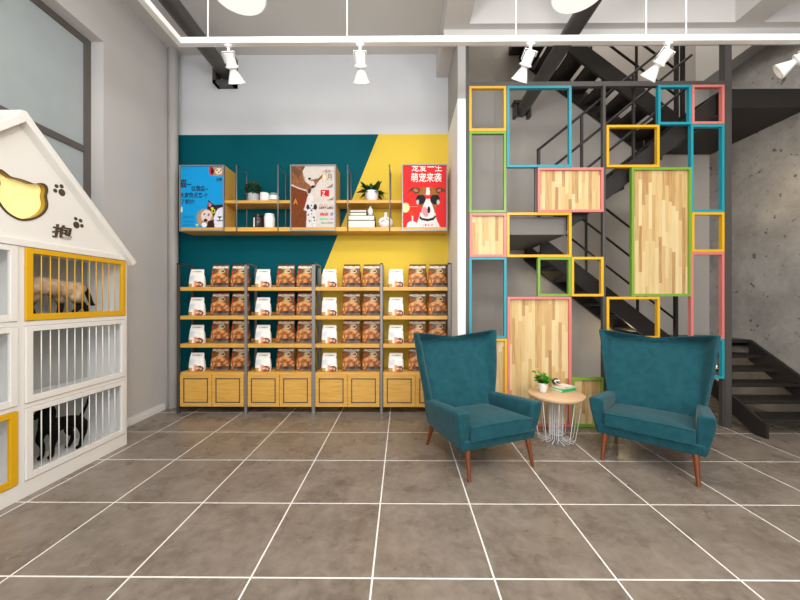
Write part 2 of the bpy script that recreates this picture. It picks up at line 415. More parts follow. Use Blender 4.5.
for px, tilt, turn, lab in ((228.5, -.04, 0, 'white track spotlight nearest the left corner of the track'), (360, .02, 0, 'white track spotlight above the yellow half of the wall'),
                            (530.5, .24, .1, 'white track spotlight hanging in front of the slanting duct'), (668, .5, 0, 'white track spotlight hanging over the right armchair, tilted sideways'),
                            (812, 1.0, 0, 'white track spotlight cut off by the right edge of the photo')):
    t = make_spot(lab); spot_head(t, tilt, turn); t.location = (at(px, 0, TY).x, TY, zr-.026)

# pendant lamps
for (px, lab) in ((238, 'round white pendant lamp hanging above the left poster'), (580, 'round white pendant lamp hanging above the slanting duct')):
    Y = 2.15; zb = 3.36; x = at(px, 0, Y).x
    t = thing('pendant_lamp', lab, 'pendant lamp', (x, Y, zb), 0, 'white dome pendants')
    prof = [(.17, 0), (.175, .01), (.15, .07), (.11, .13), (.05, .165), (.02, .18), (.02, .21)]
    obj('lamp_shade', MB().lathe([(.165, .004)]+prof, (0,0,0), 36, cap=False), 'white', t, world=False, smooth=60)
    obj('diffuser', MB().lathe([(.0005, -.002), (.166, .003)], n=36, cap=False), 'opal', t, world=False)
    obj('cord', MB().tube([(0, 0, .2), (0, 0, ZC-zb)], .004, 6), 'white', t, world=False)
    obj('ceiling_rose', MB().lathe([(.05, ZC-zb-.03), (.05, ZC-zb)], n=20), 'white', t, world=False)

# ------------------------------------------------------------------ shelving unit against the back wall
SX = [-2.705+.818*k for k in range(5)]; SYF, SYB = 3.985, 4.29
su = thing('shelving_unit', 'long oak shelving unit with grey steel uprights and cupboards below', 'shelving unit', (-1.07, 4.14, 0))
for k, x in enumerate(SX):
    w = .014 if k in (0, 1, 3) else .02
    m = MB().box(x-w, x+w, SYF, SYF+.03, 0, 1.815).box(x-w, x+w, SYB-.03, SYB, 0, 1.79)
    m.box(x-w, x+w, SYF, SYB, 1.795, 1.815).box(x-w, x+w, SYF+.02, SYB-.02, .05, .08)
    obj('upright_frame', m, 'steeldark' if k == 0 else 'steel', su, bevel=.002)
SHELF_Z = [1.527, 1.18, .84]
for k in range(4):
    a, b = SX[k]+.02, SX[k+1]-.02
    for z in SHELF_Z:
        m = MB().box(a, b, SYF+.012, SYB, z-.045, z).box(a, b, SYB-.018, SYB, z, z+.035)
        obj('shelf_board', m, 'oak', su, bevel=.003)
    cab = obj('cupboard', MB().box(a, b, SYF+.02, SYB, .082, .497), 'oak', su, bevel=.002)
    for i in range(2):
        x0 = a+(b-a)/2*i+.004; x1 = a+(b-a)/2*(i+1)-.004
        m = MB().box(x0, x1, SYF+.004, SYF+.02, .086, .474)
        g0, g1, h0, h1 = x0+.042, x1-.042, .132, .428
        for (p0, p1, q0, q1) in ((g0, g1, h0, h0+.012), (g0, g1, h1-.012, h1), (g0, g0+.012, h0, h1), (g1-.012, g1, h0, h1)):
            m.box(p0, p1, SYF+.0015, SYF+.006, q0, q1, 1)
        obj('door', m, ['oak', 'oakdark'], cab, label='oak cupboard door with a dark inlaid square')

# bags: pouches with printed faces
def hsh(a, b): 
    v = math.sin(a*127.1+b*311.7)*43758.5453
    return v-math.floor(v)
def vn(x, y):
    i, j = math.floor(x), math.floor(y); u, v = x-i, y-j; u = u*u*(3-2*u); v = v*v*(3-2*v)
    return (hsh(i, j)*(1-u)+hsh(i+1, j)*u)*(1-v)+(hsh(i, j+1)*(1-u)+hsh(i+1, j+1)*u)*v
def mixc(a, b, t): return tuple(x*(1-t)+y*t for x, y in zip(a, b))
def bag_mesh(name, w, h, d, paint, top):
    n, L = 72, 44; mb = MB(); R = []
    for i in range(L+1):
        v = i/L
        ww = w/2*(1-(1-top)*v**1.3+.035*math.sin(PI*min(1, v*1.6)))*(1 if v > .02 else .97)
        dd = d/2*max(.03, (1-v**1.8))*(1 if v > .02 else .95)
        if v > .92: dd = d/2*.05; ww *= 1.0
        ring = []
        for j in range(n):
            a = 2*PI*j/n; ca, sa = math.cos(a), math.sin(a); e = .45
            x = ww*math.copysign(abs(ca)**e, ca); y = dd*math.copysign(abs(sa)**.7, sa)
            x += .004*math.sin(v*14+j*.2)*(v > .5)
            y += .006*(vn(x*30+3, v*9)-.5)*(0.1 < v < .9)
            ring.append((x, y, v*h))
        R.append(ring)
    mb.rings(R, 0, cap=True)
    me = mb.mesh(name, ['vcol'], None, 60)
    colour(me, lambda c: paint(c.x/(w/2), max(0, min(1, c.z/h)), c.y))
    return me
L_ = lin
def paint_big(u, v, y):
    k = vn(u*9+20, v*16); k2 = .65*vn(u*9+3, v*13+7)+.35*vn(u*19, v*27+1)
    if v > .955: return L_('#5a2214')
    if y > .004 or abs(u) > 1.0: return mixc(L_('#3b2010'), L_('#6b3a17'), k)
    base = mixc(L_('#57361d'), L_('#8a5f36'), k)
    kib = mixc(L_('#7a3a14'), L_('#e8a564'), max(0, min(1, (k2-.25)*1.9)))
    edge = .52+.10*math.cos(u*2.2+.2)+.04*(k-.5)
    c = kib if v < edge else base
    if v > edge-.04 and ((u-.14)/.40)**2+((v-.70)/.10)**2 < 1: c = mixc(L_('#efdcba'), L_('#c9a878'), k)
    if ((u-.36)/.12)**2+((v-.70)/.05)**2 < 1: c = L_('#3a2a20')
    if ((u+.78)/.12)**2+((v-.66)/.05)**2 < 1: c = L_('#d83a20')
    if .84 < v < .93 and abs(u) < .86: c = mixc(L_('#5a3018'), L_('#eee0cd'), 1 if vn(u*17+4, v*26) > .36 else .3)
    if .8 < v < .845 and abs(u) < .4: c = L_('#d9c7ae')
    if .09 < v < .19 and u > -.55+.4*(v-.09)/.1*.3: c = mixc(L_('#2b2a2b'), L_('#6a6663'), .6 if vn(u*20, 3) > .6 else .1)
    if v < .07: c = mixc(L_('#8d7a66'), L_('#6b3b1f'), k)
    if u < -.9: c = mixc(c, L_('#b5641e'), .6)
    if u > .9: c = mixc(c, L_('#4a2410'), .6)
    return c
def paint_small(u, v, y):
    k = vn(u*7+9, v*9)
    c = mixc(L_('#efe9dd'), L_('#fbf8f2'), k)
    if y > .004: return mixc(L_('#d9d2c4'), L_('#efe9dd'), k)
    if .84 < v < .90 and abs(u) < .6: c = mixc(c, L_('#8d8b87'), .8 if vn(u*20, 2) > .4 else .1)
    if ((u+.45)/.35)**2+((v-.5)/.16)**2 < 1: c = mixc(c, L_('#c9d4e2'), .7)
    if v < .6 and -.30+.1*v < u < .12-.34*v: c = mixc(L_('#e8742a'), L_('#f29a55'), k)
    if v < .2 and u < -.35: c = mixc(L_('#d9c9a0'), L_('#b98a3d'), k)
    r = ((u-.52)/.44)**2+((v-.13)/.17)**2
    if r < 1: c = L_('#6f3319')
    if r < .38: c = mixc(L_('#e9d9c6'), L_('#8a4a28'), .9 if vn(u*14, v*18) > .5 else 0)
    if v > .955: c = L_('#e4ddcf')
    return c
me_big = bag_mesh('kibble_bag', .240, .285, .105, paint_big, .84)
me_small = bag_mesh('treat_pouch', .192, .222, .09, paint_small, .84)
ROWS = ['top shelf', 'second shelf from the top', 'third shelf from the top', 'cupboard tops']
BAYS = ['leftmost bay', 'second bay from left', 'third bay from left', 'rightmost bay']
sb = bb = None
def bag(me, name, x, y, z, label, group, first):
    if first is None: o = bpy.data.objects.new(name, me)
    else: o = first.copy()
    C.objects.link(o); o.location = (x, y, z); o.rotation_euler = (0, 0, (random.random()-.5)*.08)
    tag(o, label, 'pet food bag', group); return o
for r in range(4):
    zz = (SHELF_Z+[.497])[r]+.001
    for k in range(4):
        a = SX[k]
        o = bag(me_small, 'treat_pouch', a+.172, 4.09, zz, f'small white pouch with carrot stripe, {ROWS[r]}, {BAYS[k]}', 'small white pouches on the shelving unit', sb); sb = sb or o
        for i in range(2):
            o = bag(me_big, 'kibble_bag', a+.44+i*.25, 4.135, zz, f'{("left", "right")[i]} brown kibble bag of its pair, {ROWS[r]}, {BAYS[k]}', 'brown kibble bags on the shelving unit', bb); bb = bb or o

# ------------------------------------------------------------------ wall shelf, poster boxes
WY = 4.06
ws = thing('wall_shelf', 'long oak wall shelf with thin grey hanger rods above the shelving unit', 'wall shelf', (-1.08, 4.2, 2.2))
xl, xr = at(180, 0, WY).x, at(447.5, 0, WY).x
Zl, Zu = 2.262, 2.592
obj('lower_board', MB().box(xl, xr, WY, YB, Zl-.05, Zl), 'oak', ws, bevel=.002)
B = [(at(180, 0, WY).x, at(224.6, 0, WY).x), (at(290.5, 0, WY).x, at(336, 0, WY).x), (at(402, 0, WY).x, at(447.3, 0, WY).x)]
obj('upper_board', MB().box(B[0][1], B[1][0], WY, YB, Zu-.036, Zu), 'oak', ws, bevel=.002)
obj('upper_board', MB().box(B[1][1], B[2][0], WY, YB, Zu-.036, Zu), 'oak', ws, bevel=.002)
for px in (236.6, 278, 347.7, 389.7):
    x = at(px, 0, WY-.008).x
    m = MB().tube([(x, WY-.008, Zl-.05), (x, WY-.008, 3.02), (x, YB-.01, 3.02), (x, YB-.01, Zl-.05)], .0075, 6)
    obj('hanger_rod', m, 'steel', ws)
# painted pictures: functions of (x, y) in 0..1, y down
def E(x, y, cx, cy, rx, ry, rot=0):
    dx, dy = x-cx, y-cy
    if rot: dx, dy = dx*math.cos(rot)+dy*math.sin(rot), -dx*math.sin(rot)+dy*math.cos(rot)
    return (dx/rx)**2+(dy/ry)**2 < 1
def P(x, y, pts):
    ins = False; n = len(pts)
    for i in range(n):
        (x1, y1), (x2, y2) = pts[i], pts[i-1]
        if (y1 > y) != (y2 > y) and x < (x2-x1)*(y-y1)/(y2-y1)+x1: ins = not ins
    return ins
def red_poster(x, y):
    X, Y = x*340+65, y*502+48
    k = vn(X*.2, Y*.2)
    c = L_('#dc2a28')
    if E(X, Y, 84, 390, 32, 40): c = L_('#e6dc8c') if not E(X, Y, 84, 390, 24, 32) else L_('#efe6a6')
    if 381 < Y < 385 and 115 < X < 185: c = L_('#e98a80')
    # body and paw
    if P(X, Y, [(200, 430), (190, 470), (165, 545), (150, 560), (370, 560), (352, 540), (325, 480), (318, 430)]): c = mixc(L_('#efeae6'), L_('#d6cfca'), k)
    if P(X, Y, [(92, 545), (100, 515), (135, 495), (165, 510), (185, 520), (190, 560), (92, 560)]): c = L_('#f0ebe7')
    # collar
    if P(X, Y, [(195, 455), (215, 475), (260, 482), (300, 472), (318, 450), (322, 470), (305, 492), (258, 502), (210, 492), (192, 475)]): c = L_('#1c1716')
    # head
    if P(X, Y, [(185, 250), (215, 228), (265, 222), (315, 228), (338, 250), (345, 300), (322, 395), (300, 445), (262, 465), (222, 450), (205, 395), (178, 300)]): c = mixc(L_('#b0702f'), L_('#8a4f1f'), k)
    if P(X, Y, [(250, 225), (272, 225), (280, 330), (312, 420), (300, 452), (262, 468), (218, 448), (212, 410), (240, 330)]): c = mixc(L_('#f3efec'), L_('#ddd3cc'), k)
    # ears
    if P(X, Y, [(108, 272), (112, 245), (135, 228), (178, 225), (200, 240), (185, 272), (160, 280), (140, 258), (122, 255)]): c = mixc(L_('#7a4a2a'), L_('#3a2418'), k)
    if P(X, Y, [(318, 240), (340, 225), (375, 230), (398, 250), (405, 275), (385, 258), (362, 262), (345, 278), (328, 268)]): c = mixc(L_('#7a4a2a'), L_('#3a2418'), k)
    if E(X, Y, 165, 250, 20, 12, .3) or E(X, Y, 348, 250, 18, 11, -.3): c = L_('#a8785a')
    # glasses
    if P(X, Y, [(165, 285), (242, 288), (280, 288), (352, 285), (352, 320), (282, 325), (270, 318), (250, 318), (240, 325), (165, 320)]): c = L_('#e1271f')
    if E(X, Y, 205, 322, 38, 42) and Y > 287 or E(X, Y, 316, 322, 38, 42) and Y > 287: c = L_('#17161a')
    if E(X, Y, 180, 345, 12, 20) or E(X, Y, 341, 345, 12, 20): c = L_('#b9bcc4')
    # nose, tongue
    if E(X, Y, 240, 425, 24, 42, -.25): c = L_('#e28f9d')
    if E(X, Y, 268, 408, 12, 28): c = L_('#181414')
    # drink
    if P(X, Y, [(106, 415), (170, 415), (158, 460), (120, 460)]): c = mixc(L_('#e8501e'), L_('#b8160f'), k)
    if P(X, Y, [(132, 460), (146, 460), (144, 500), (134, 500)]): c = L_('#f1dcd6')
    if 522 < Y < 540 and 225 < X < 296: c = L_('#c9566a') if vn(X*.25, 2) > .4 else L_('#efe6e6')
    return c
def blue_poster(x, y):
    X, Y = x*340+48, y*495+50
    k = vn(X*.15, Y*.15); k2 = vn(X*.6, Y*.6)
    c = L_('#0b9bdc')
    if (65 < X < 130 and 68 < Y < 80 or 65 < X < 118 and 120 < Y < 128): c = mixc(c, L_('#2b6f96'), .5*(k2 > .4))
    if 65 < X < 150 and (450 < Y < 470 or 490 < Y < 504 or 520 < Y < 532): c = mixc(c, L_('#1b6c98'), .7*(k2 > .45))
    if P(X, Y, [(272, 52), (390, 52), (390, 118), (345, 126), (290, 122), (272, 105)]):
        c = L_('#c9332b')
        if X > 305: c = mixc(L_('#d9b08a'), L_('#8a5a3a'), k)
        if E(X, Y, 350, 90, 28, 26): c = L_('#ecd9c4')
        if E(X, Y, 336, 82, 6, 6) or E(X, Y, 366, 84, 6, 6) or E(X, Y, 350, 100, 7, 5): c = L_('#2a1c18')
        if E(X, Y, 300, 90, 12, 28): c = L_('#4a1512')
    # big cat
    if P(X, Y, [(255, 405), (268, 322), (300, 352), (318, 362), (390, 358), (390, 548), (250, 548), (262, 480)]): c = mixc(L_('#2a1619'), L_('#43242a'), k)
    if P(X, Y, [(266, 370), (272, 338), (296, 360), (282, 380)]): c = L_('#c97f85')
    if P(X, Y, [(342, 395), (362, 385), (390, 380), (390, 548), (312, 548), (308, 470), (325, 425)]): c = mixc(L_('#efeef2'), L_('#d5d5de'), k)
    if E(X, Y, 308, 412, 16, 18) : c = L_('#c9d24a')
    if E(X, Y, 308, 412, 7, 12): c = L_('#101010')
    if P(X, Y, [(338, 455), (376, 455), (358, 475)]): c = L_('#1d1517')
    if abs(X-357) < 3 and 470 < Y < 490 or E(X, Y, 345, 490, 14, 5) or E(X, Y, 370, 490, 14, 5): c = L_('#2a1d20')
    # small tan pet
    if E(X, Y, 240, 465, 68, 70): c = mixc(L_('#c9a383'), L_('#a87d5b'), k)
    if E(X, Y, 252, 450, 42, 48, .3): c = mixc(L_('#efe3da'), L_('#d9c6bb'), k2)
    if E(X, Y, 235, 436, 7, 8) or E(X, Y, 268, 446, 8, 8): c = L_('#5a2a28')
    if E(X, Y, 245, 486, 16, 12): c = L_('#33242a')
    if E(X, Y, 272, 440, 8, 12): c = L_('#d0647a')
    if P(X, Y, [(262, 495), (310, 480), (318, 548), (255, 548)]): c = L_('#3a1a22')
    if E(X, Y, 235, 523, 21, 20): c = L_('#f3f3f4')
    if E(X, Y, 298, 390, 11, 11) or E(X, Y, 176, 524, 11, 9): c = L_('#f3d321')
    if E(X, Y, 54, 400, 8, 22): c = L_('#e9e4e4')
    return c
def mid_poster(x, y):
    X, Y = x*353+52, y*504+48
    k = vn(X*.1, Y*.1); k2 = vn(X*.4, Y*.4)
    c = mixc(L_('#d9d0c8'), L_('#cdc3ba'), k)
    if P(X, Y, [(52, 210), (110, 235), (175, 255), (190, 290), (185, 340), (165, 400), (185, 440), (180, 552), (52, 552)]): c = mixc(L_('#6a3413'), L_('#7d4018'), k)
    if P(X, Y, [(145, 295), (175, 335), (145, 370), (118, 335)]): c = L_('#8e2a1a')
    # brown dog, head hanging in from the top left
    if P(X, Y, [(52, 48), (165, 48), (140, 75), (150, 130), (185, 165), (270, 150), (305, 115), (300, 145), (262, 185), (245, 222), (215, 235), (205, 262), (185, 270), (175, 245), (110, 225), (52, 195)]): c = mixc(L_('#9a6642'), L_('#7a4a2c'), k)
    if P(X, Y, [(52, 48), (80, 55), (125, 90), (140, 48), (165, 48), (110, 150), (52, 90)]): c = mixc(L_('#5a3a28'), L_('#7a5238'), k2)
    if P(X, Y, [(150, 140), (190, 165), (230, 170), (245, 200), (220, 225), (200, 205), (165, 175)]): c = mixc(L_('#e6d9cf'), L_('#c9b3a4'), k)
    if E(X, Y, 198, 152, 13, 9) or E(X, Y, 226, 218, 15, 12): c = L_('#241815')
    if P(X, Y, [(190, 228), (215, 240), (205, 270), (186, 275)]): c = L_('#4a2a3c')
    # dog's pale arm and spotted puppy
    if P(X, Y, [(185, 290), (230, 280), (225, 330), (185, 420), (150, 410), (165, 365)]): c = mixc(L_('#e9e0da'), L_('#cdbfb5'), k)
    if E(X, Y, 215, 395, 42, 40) or P(X, Y, [(178, 410), (250, 410), (252, 552), (170, 552)]): c = mixc(L_('#e9e5e2'), L_('#cbc5c1'), k)
    for (a, b, r, s) in ((185, 385, 12, 22), (245, 385, 15, 24), (215, 372, 6, 7), (202, 395, 6, 6), (228, 396, 6, 6), (215, 412, 9, 7), (190, 450, 6, 7), (235, 470, 8, 8), (200, 500, 6, 8), (238, 495, 5, 9), (215, 440, 4, 5)):
        if E(X, Y, a, b, r, s): c = L_('#2a2626')
    # right side blocks
    if P(X, Y, [(330, 232), (390, 190), (385, 225)]) or P(X, Y, [(340, 330), (395, 305), (390, 330)]): c = mixc(L_('#a88a76'), L_('#8a6a56'), k2)
    if 303 < X < 338 and 112 < Y < 162: c = mixc(L_('#d9a03c'), L_('#e9b95a'), k)
    if 288 < X < 358 and 246 < Y < 298: c = L_('#cc1c22')
    for (a, b, r, s, q) in ((282, 350, 432, 455, '#cf4a42'), (368, 392, 432, 455, '#4a6fc0'), (282, 350, 474, 494, '#5fc98a'), (368, 392, 474, 494, '#c48ad0')):
        if a < X < b and r < Y < s: c = mixc(L_(q), L_('#efe6e0'), .45 if vn(X*.3, Y*.5) > .62 else 0)
    if (282 < X < 350 or 372 < X < 392) and 362 < Y < 374: c = mixc(c, L_('#d9584a'), .7*(k2 > .4))
    if 275 < X < 392 and 382 < Y < 402: c = mixc(c, L_('#5a3c28'), .9*(vn(X*.25, Y*.15) > .35))
    if 295 < X < 392 and 512 < Y < 522: c = mixc(c, L_('#4a4440'), .8*(k2 > .42))
    return c
def poster_box(x0, x1, z0, z1, label, paint, lab2, texts):
    t = thing('poster_box', label, 'poster', ((x0+x1)/2, 4.2, z0))
    f = .013
    m = MB().box(x0, x1, WY+.012, YB-.002, z0, z1)
    obj('box_side', m, 'oak', t)
    zb_ = z0-.052; yf, yk = WY-.016, WY-.0005
    fr = MB().box(x0, x0+f, yf, yk, zb_, z1).box(x1-f, x1, yf, yk, zb_, z1).box(x0+f, x1-f, yf, yk, z1-f, z1).box(x0+f, x1-f, yf, yk, zb_, zb_+f)
    fr.box(x0, x1, WY, WY+.012, z0, z1)
    obj('poster_frame', fr, 'posterframe', t, label='grey metal picture frame')
    a, b, c, d = x0+f, x1-f, z0-.004, z1-f
    nx, nz = 96, 140; g = MB()
    g.add([(a+(b-a)*i/nx, WY-.002, c+(d-c)*j/nz) for j in range(nz+1) for i in range(nx+1)],
          [(j*(nx+1)+i, j*(nx+1)+i+1, (j+1)*(nx+1)+i+1, (j+1)*(nx+1)+i) for j in range(nz) for i in range(nx)])
    o = obj('picture', g, 'poster', t, label=lab2)
    off = ROOT[t].translation
    colour(o.data, lambda v: paint((v.x+off.x-a)/(b-a), (d-v.z-off.z)/(d-c)))
    for body, u, v, size, mm, bold in texts:      # u,v = lower left of the text in 0..1 (y down), size = fraction of height
        mt = Matrix.Translation((a+(b-a)*u, WY-.004, d-(d-c)*v)) @ Matrix.Rotation(PI/2, 4, 'X') @ Matrix.Diagonal((.8, 1, 1, 1))
        tm = text_mb(body, size*(d-c), mt, .0006, bold, clip=[((0, 0, d), (0, 0, 1)), ((a, 0, 0), (-1, 0, 0)), ((b, 0, 0), (1, 0, 0))])
        obj('lettering', tm, mm, o)
zt = 3.022
poster_box(*B[0], Zl+.001, zt, 'blue cat poster on an oak box at the left end of the wall shelf', blue_poster, 'blue print with a dark cat and a small tan pet',
    [('猫~', -.03, .335, .15, 'ink', .0016), ('以我各~', .24, .40, .098, 'ink', .0012), ('大家快点来~!!', -.02, .505, .092, 'ink', .0008), ('了要好?', .0, .61, .085, 'ink', .0004), ('注意', .83, .24, .06, 'ink', .001)])
poster_box(*B[1], Zl+.001, zt, 'beige and brown dog poster on an oak box in the middle of the wall shelf', mid_poster, 'beige print with a brown dog and a spotted puppy',
    [('一萌宠一', .70, .11, .06, 'inkbrown', 0), ('8', .725, .225, .12, 'inkwhite', .001), ('月', .815, .225, .12, 'inkbrown', 0), ('Z', .70, .49, .11, 'inkwhite', 0), ('A', .045, .625, .13, 'inkorange', -.0005)])
poster_box(*B[2], Zl+.001, zt, 'red poster of a dog in sunglasses at the right end of the wall shelf', red_poster, 'red print with a dog in black sunglasses',
    [('宠爱一生', .19, .082, .158, 'inkwhite', .0008), ('萌宠来袭', .175, .252, .158, 'inkwhite', .0012)])

# things on the wall shelf
def leaf_pts(mb, base, d, L, w, droop, up=Vector((0,0,1)), n=5, mi=0, twist=0):
    d = Vector(d).normalized(); s = d.cross(up); s = s.normalized() if s.length > 1e-4 else Vector((1,0,0))
    if twist: s = Matrix.Rotation(twist, 3, d) @ s
    lft, rgt, mid = [], [], []
    for i in range(n+1):
        t = i/n; p = Vector(base)+d*L*t-Vector((0,0,1))*droop*L*t*t
        ww = w*math.sin(PI*(t*.92+.06))**.8
        mid.append(p-Vector((0,0,1))*ww*.15); lft.append(p+s*ww); rgt.append(p-s*ww)
    vs = lft+mid+rgt; m = n+1; fs = []
    for i in range(n): fs += [(i, i+1, m+i+1, m+i), (m+i, m+i+1, 2*m+i+1, 2*m+i)]
    mb.add(vs, fs, mi, True)
# bushy plant in a grey pot (upper left)
def px_thing(px, Y): return at(px, 0, Y).x
x = px_thing(253.6, 4.15); z = Zu+.001
t = thing('potted_plant', 'small bushy green plant in a grey pot on the upper left shelf', 'plant', (x, 4.15, z))
obj('pot', MB().lathe([(.062, 0), (.068, .01), (.070, .1), (.064, .1), (.062, .085)], n=28), 'potgrey', t, world=False, smooth=40)
obj('soil', MB().lathe([(.06, .08), (.061, .086)], n=20), 'soil', t, world=False)
rnd = random.Random(3); m = MB()
for i in range(420):
    u, v = rnd.random()*2*PI, rnd.random(); ph = math.acos(1-1.55*v)
    dr = Vector((math.sin(ph)*math.cos(u), math.sin(ph)*math.sin(u), math.cos(ph)))
    r0 = .045+.045*rnd.random()
    p = Vector((0, 0, .155))+Vector((dr.x*r0*1.1-.004, dr.y*r0, dr.z*r0*1.1))
    leaf_pts(m, p, dr+Vector((rnd.uniform(-.6, .6), rnd.uniform(-.6, .6), rnd.uniform(-.3, .6))), .03, .009, .1, n=2)
obj('foliage', m, 'bushleaf', t, world=False)
# jars
x = px_thing(264.8, 4.13)
t = thing('candle_jar', 'round white jar beside the grey pot on the upper left shelf', 'jar', (x, 4.13, z))
obj('jar_body', MB().lathe([(.052, 0), (.057, .006), (.057, .088), (.054, .094)], n=28), 'ceramic', t, world=False, smooth=40)
obj('lid', MB().lathe([(.056, .094), (.056, .104), (.05, .108)], n=28), 'paper', t, world=False, smooth=40)
x = px_thing(274.2, 4.13)
t = thing('candle_jar', 'small white jar with a green tinted glass rim, upper left shelf', 'jar', (x, 4.13, z))
obj('jar_body', MB().lathe([(.05, 0), (.055, .006), (.055, .085), (.05, .092)], n=28), 'greenglass', t, world=False, smooth=40)
obj('jar_label_and_glint', MB().lathe([(.0557, .018), (.0565, .02), (.0565, .068), (.0557, .07)], n=28, cap=False), 'label', t, world=False, smooth=60, label='white paper band')
obj('lid', MB().lathe([(.051, .092), (.051, .1), (.045, .104)], n=28), 'greenglass', t, world=False, smooth=40)
z = Zl+.001
x = px_thing(258, 4.15)
t = thing('storage_jar', 'dark brown glass jar on the lower left part of the wall shelf', 'jar', (x, 4.15, z))
obj('jar_body', MB().lathe([(.06, 0), (.066, .008), (.066, .13), (.058, .148), (.05, .15)], n=30), 'darkglass', t, world=False, smooth=40)
obj('lid', MB().lathe([(.056, .15), (.056, .17), (.05, .174)], n=30), 'darkglass', t, world=False, smooth=40)
obj('jar_label_and_glint', MB().rings([[(.0668*math.cos(a), .0668*math.sin(a), zz) for a in (-2.05, -1.9, -1.75)] for zz in (.01, .125)], 0, cap=False, closed=False), 'label', t, world=False, label='narrow white strip painted as a glint')  # white strip stands in for the highlight on the dark glass
x = px_thing(269.6, 4.15)
t = thing('storage_jar', 'white ceramic jar on the lower left part of the wall shelf', 'jar', (x, 4.15, z))
obj('jar_body', MB().lathe([(.058, 0), (.064, .008), (.065, .135), (.058, .155), (.052, .158)], n=30), 'ceramic', t, world=False, smooth=40)
obj('lid', MB().lathe([(.057, .158), (.057, .178), (.052, .183)], n=30), 'ceramic', t, world=False, smooth=40)
# leafy plant in white bowl
z = Zu+.001; x = px_thing(371.8, 4.15)
t = thing('potted_plant', 'dark green leafy plant in a white bowl pot against the yellow wall', 'plant', (x, 4.15, z))
obj('pot', MB().lathe([(.05, 0), (.062, .008), (.078, .05), (.085, .1), (.084, .128), (.078, .128), (.075, .11)], n=30), 'ceramic', t, world=False, smooth=40)
obj('soil', MB().lathe([(.07, .1), (.073, .112)], n=20), 'soil', t, world=False)
m = MB(); rnd = random.Random(11)
for i in range(34):
    a = rnd.random()*2*PI; el = rnd.uniform(.1, 1.35)
    d = Vector((math.cos(a)*math.cos(el), math.sin(a)*math.cos(el)*(.55 if math.sin(a) > 0 else .85), math.sin(el)))
    leaf_pts(m, (0.03*math.cos(a), .03*math.sin(a), .11), d, rnd.uniform(.15, .23)*(.72 if math.sin(a) > .2 else 1), rnd.uniform(.028, .042), .5*math.cos(el), twist=rnd.uniform(-.5, .5))
obj('foliage', m, 'leafdark', t, world=False)
# books
z = Zl+.001
def book(px0, px1, y0, y1, Y0, Y1, label, z0, z1):
    xa, xb = at(px0, 0, Y0).x, at(px1, 0, Y0).x
    t = thing('book', label, 'book', ((xa+xb)/2, (Y0+Y1)/2, z0), 0, 'books stacked on the wall shelf')
    c = .005
    m = MB().box(xa, xb, Y0, Y1, z0, z0+c).box(xa, xb, Y0, Y1, z1-c, z1).box(xb-c, xb, Y0, Y1, z0, z1)
    obj('cover', m, 'cover', t)
    obj('page_block', MB().box(xa+.004, xb-c, Y0+.004, Y1-.004, z0+c, z1-c), 'paper', t, label='cream page edges')
zs = [2.263, 2.356, 2.418, 2.460, 2.492]
book(348.2, 375, 0, 0, 4.1, 4.28, 'thick cream paged book at the bottom of the shelf stack', zs[0], zs[1]-.0006)
book(348.2, 374.6, 0, 0, 4.1, 4.27, 'second book from the bottom of the shelf stack', zs[1], zs[2]-.0006)
book(350, 366.6, 0, 0, 4.12, 4.27, 'smaller book, second from the top of the shelf stack', zs[2], zs[3]-.0006)
book(350, 366.6, 0, 0, 4.12, 4.27, 'thin small book on top of the shelf stack', zs[3], zs[4]-.0006)
x = px_thing(370.3, 4.16)
t = thing('vase', 'tiny white bud vase standing on the stacked books', 'vase', (x, 4.16, zs[2]))
obj('vase_body', MB().lathe([(.016, 0), (.02, .006), (.034, .04), (.035, .07), (.026, .095), (.012, .105), (.012, .117), (.016, .122)], n=24), 'ceramic', t, world=False, smooth=50)
x = px_thing(385.6, 4.17)
t = thing('vase', 'round white bottle vase with dark leaf pattern on the wall shelf', 'vase', (x, 4.17, z))
prof = [(.04, 0), (.06, .006), (.088, .04), (.096, .075), (.086, .11), (.06, .135), (.022, .15), (.018, .165), (.018, .2), (.022, .204)]
vb = MB().rings([[(r*math.cos(2*PI*j/60), r*math.sin(2*PI*j/60), zz) for j in range(60)] for r, zz in
    [(prof[i][0]*(1-f)+prof[i+1][0]*f, prof[i][1]*(1-f)+prof[i+1][1]*f) for i in range(len(prof)-1) for f in (0, .2, .4, .6, .8)]+[prof[-1]]], 0)
o = obj('vase_body', vb, 'vcol', t, world=False, smooth=60)
def vasepaint(c):
    a = math.atan2(c.y, c.x); u, v = a*.09, c.z
    for (cu, cv, r1, r2, ro) in ((-.16, .09, .017, .006, .8), (-.18, .07, .015, .005, -.5), (-.145, .075, .012, .005, 2), (-.12, .1, .018, .006, -.6), (-.1, .085, .014, .005, .6), (-.09, .11, .012, .004, 1.3)):
        if E(u, v, cu, cv, r1, r2, ro): return L_('#4a4426')
    return L_('#f3f1ee')
colour(o.data, vasepaint)

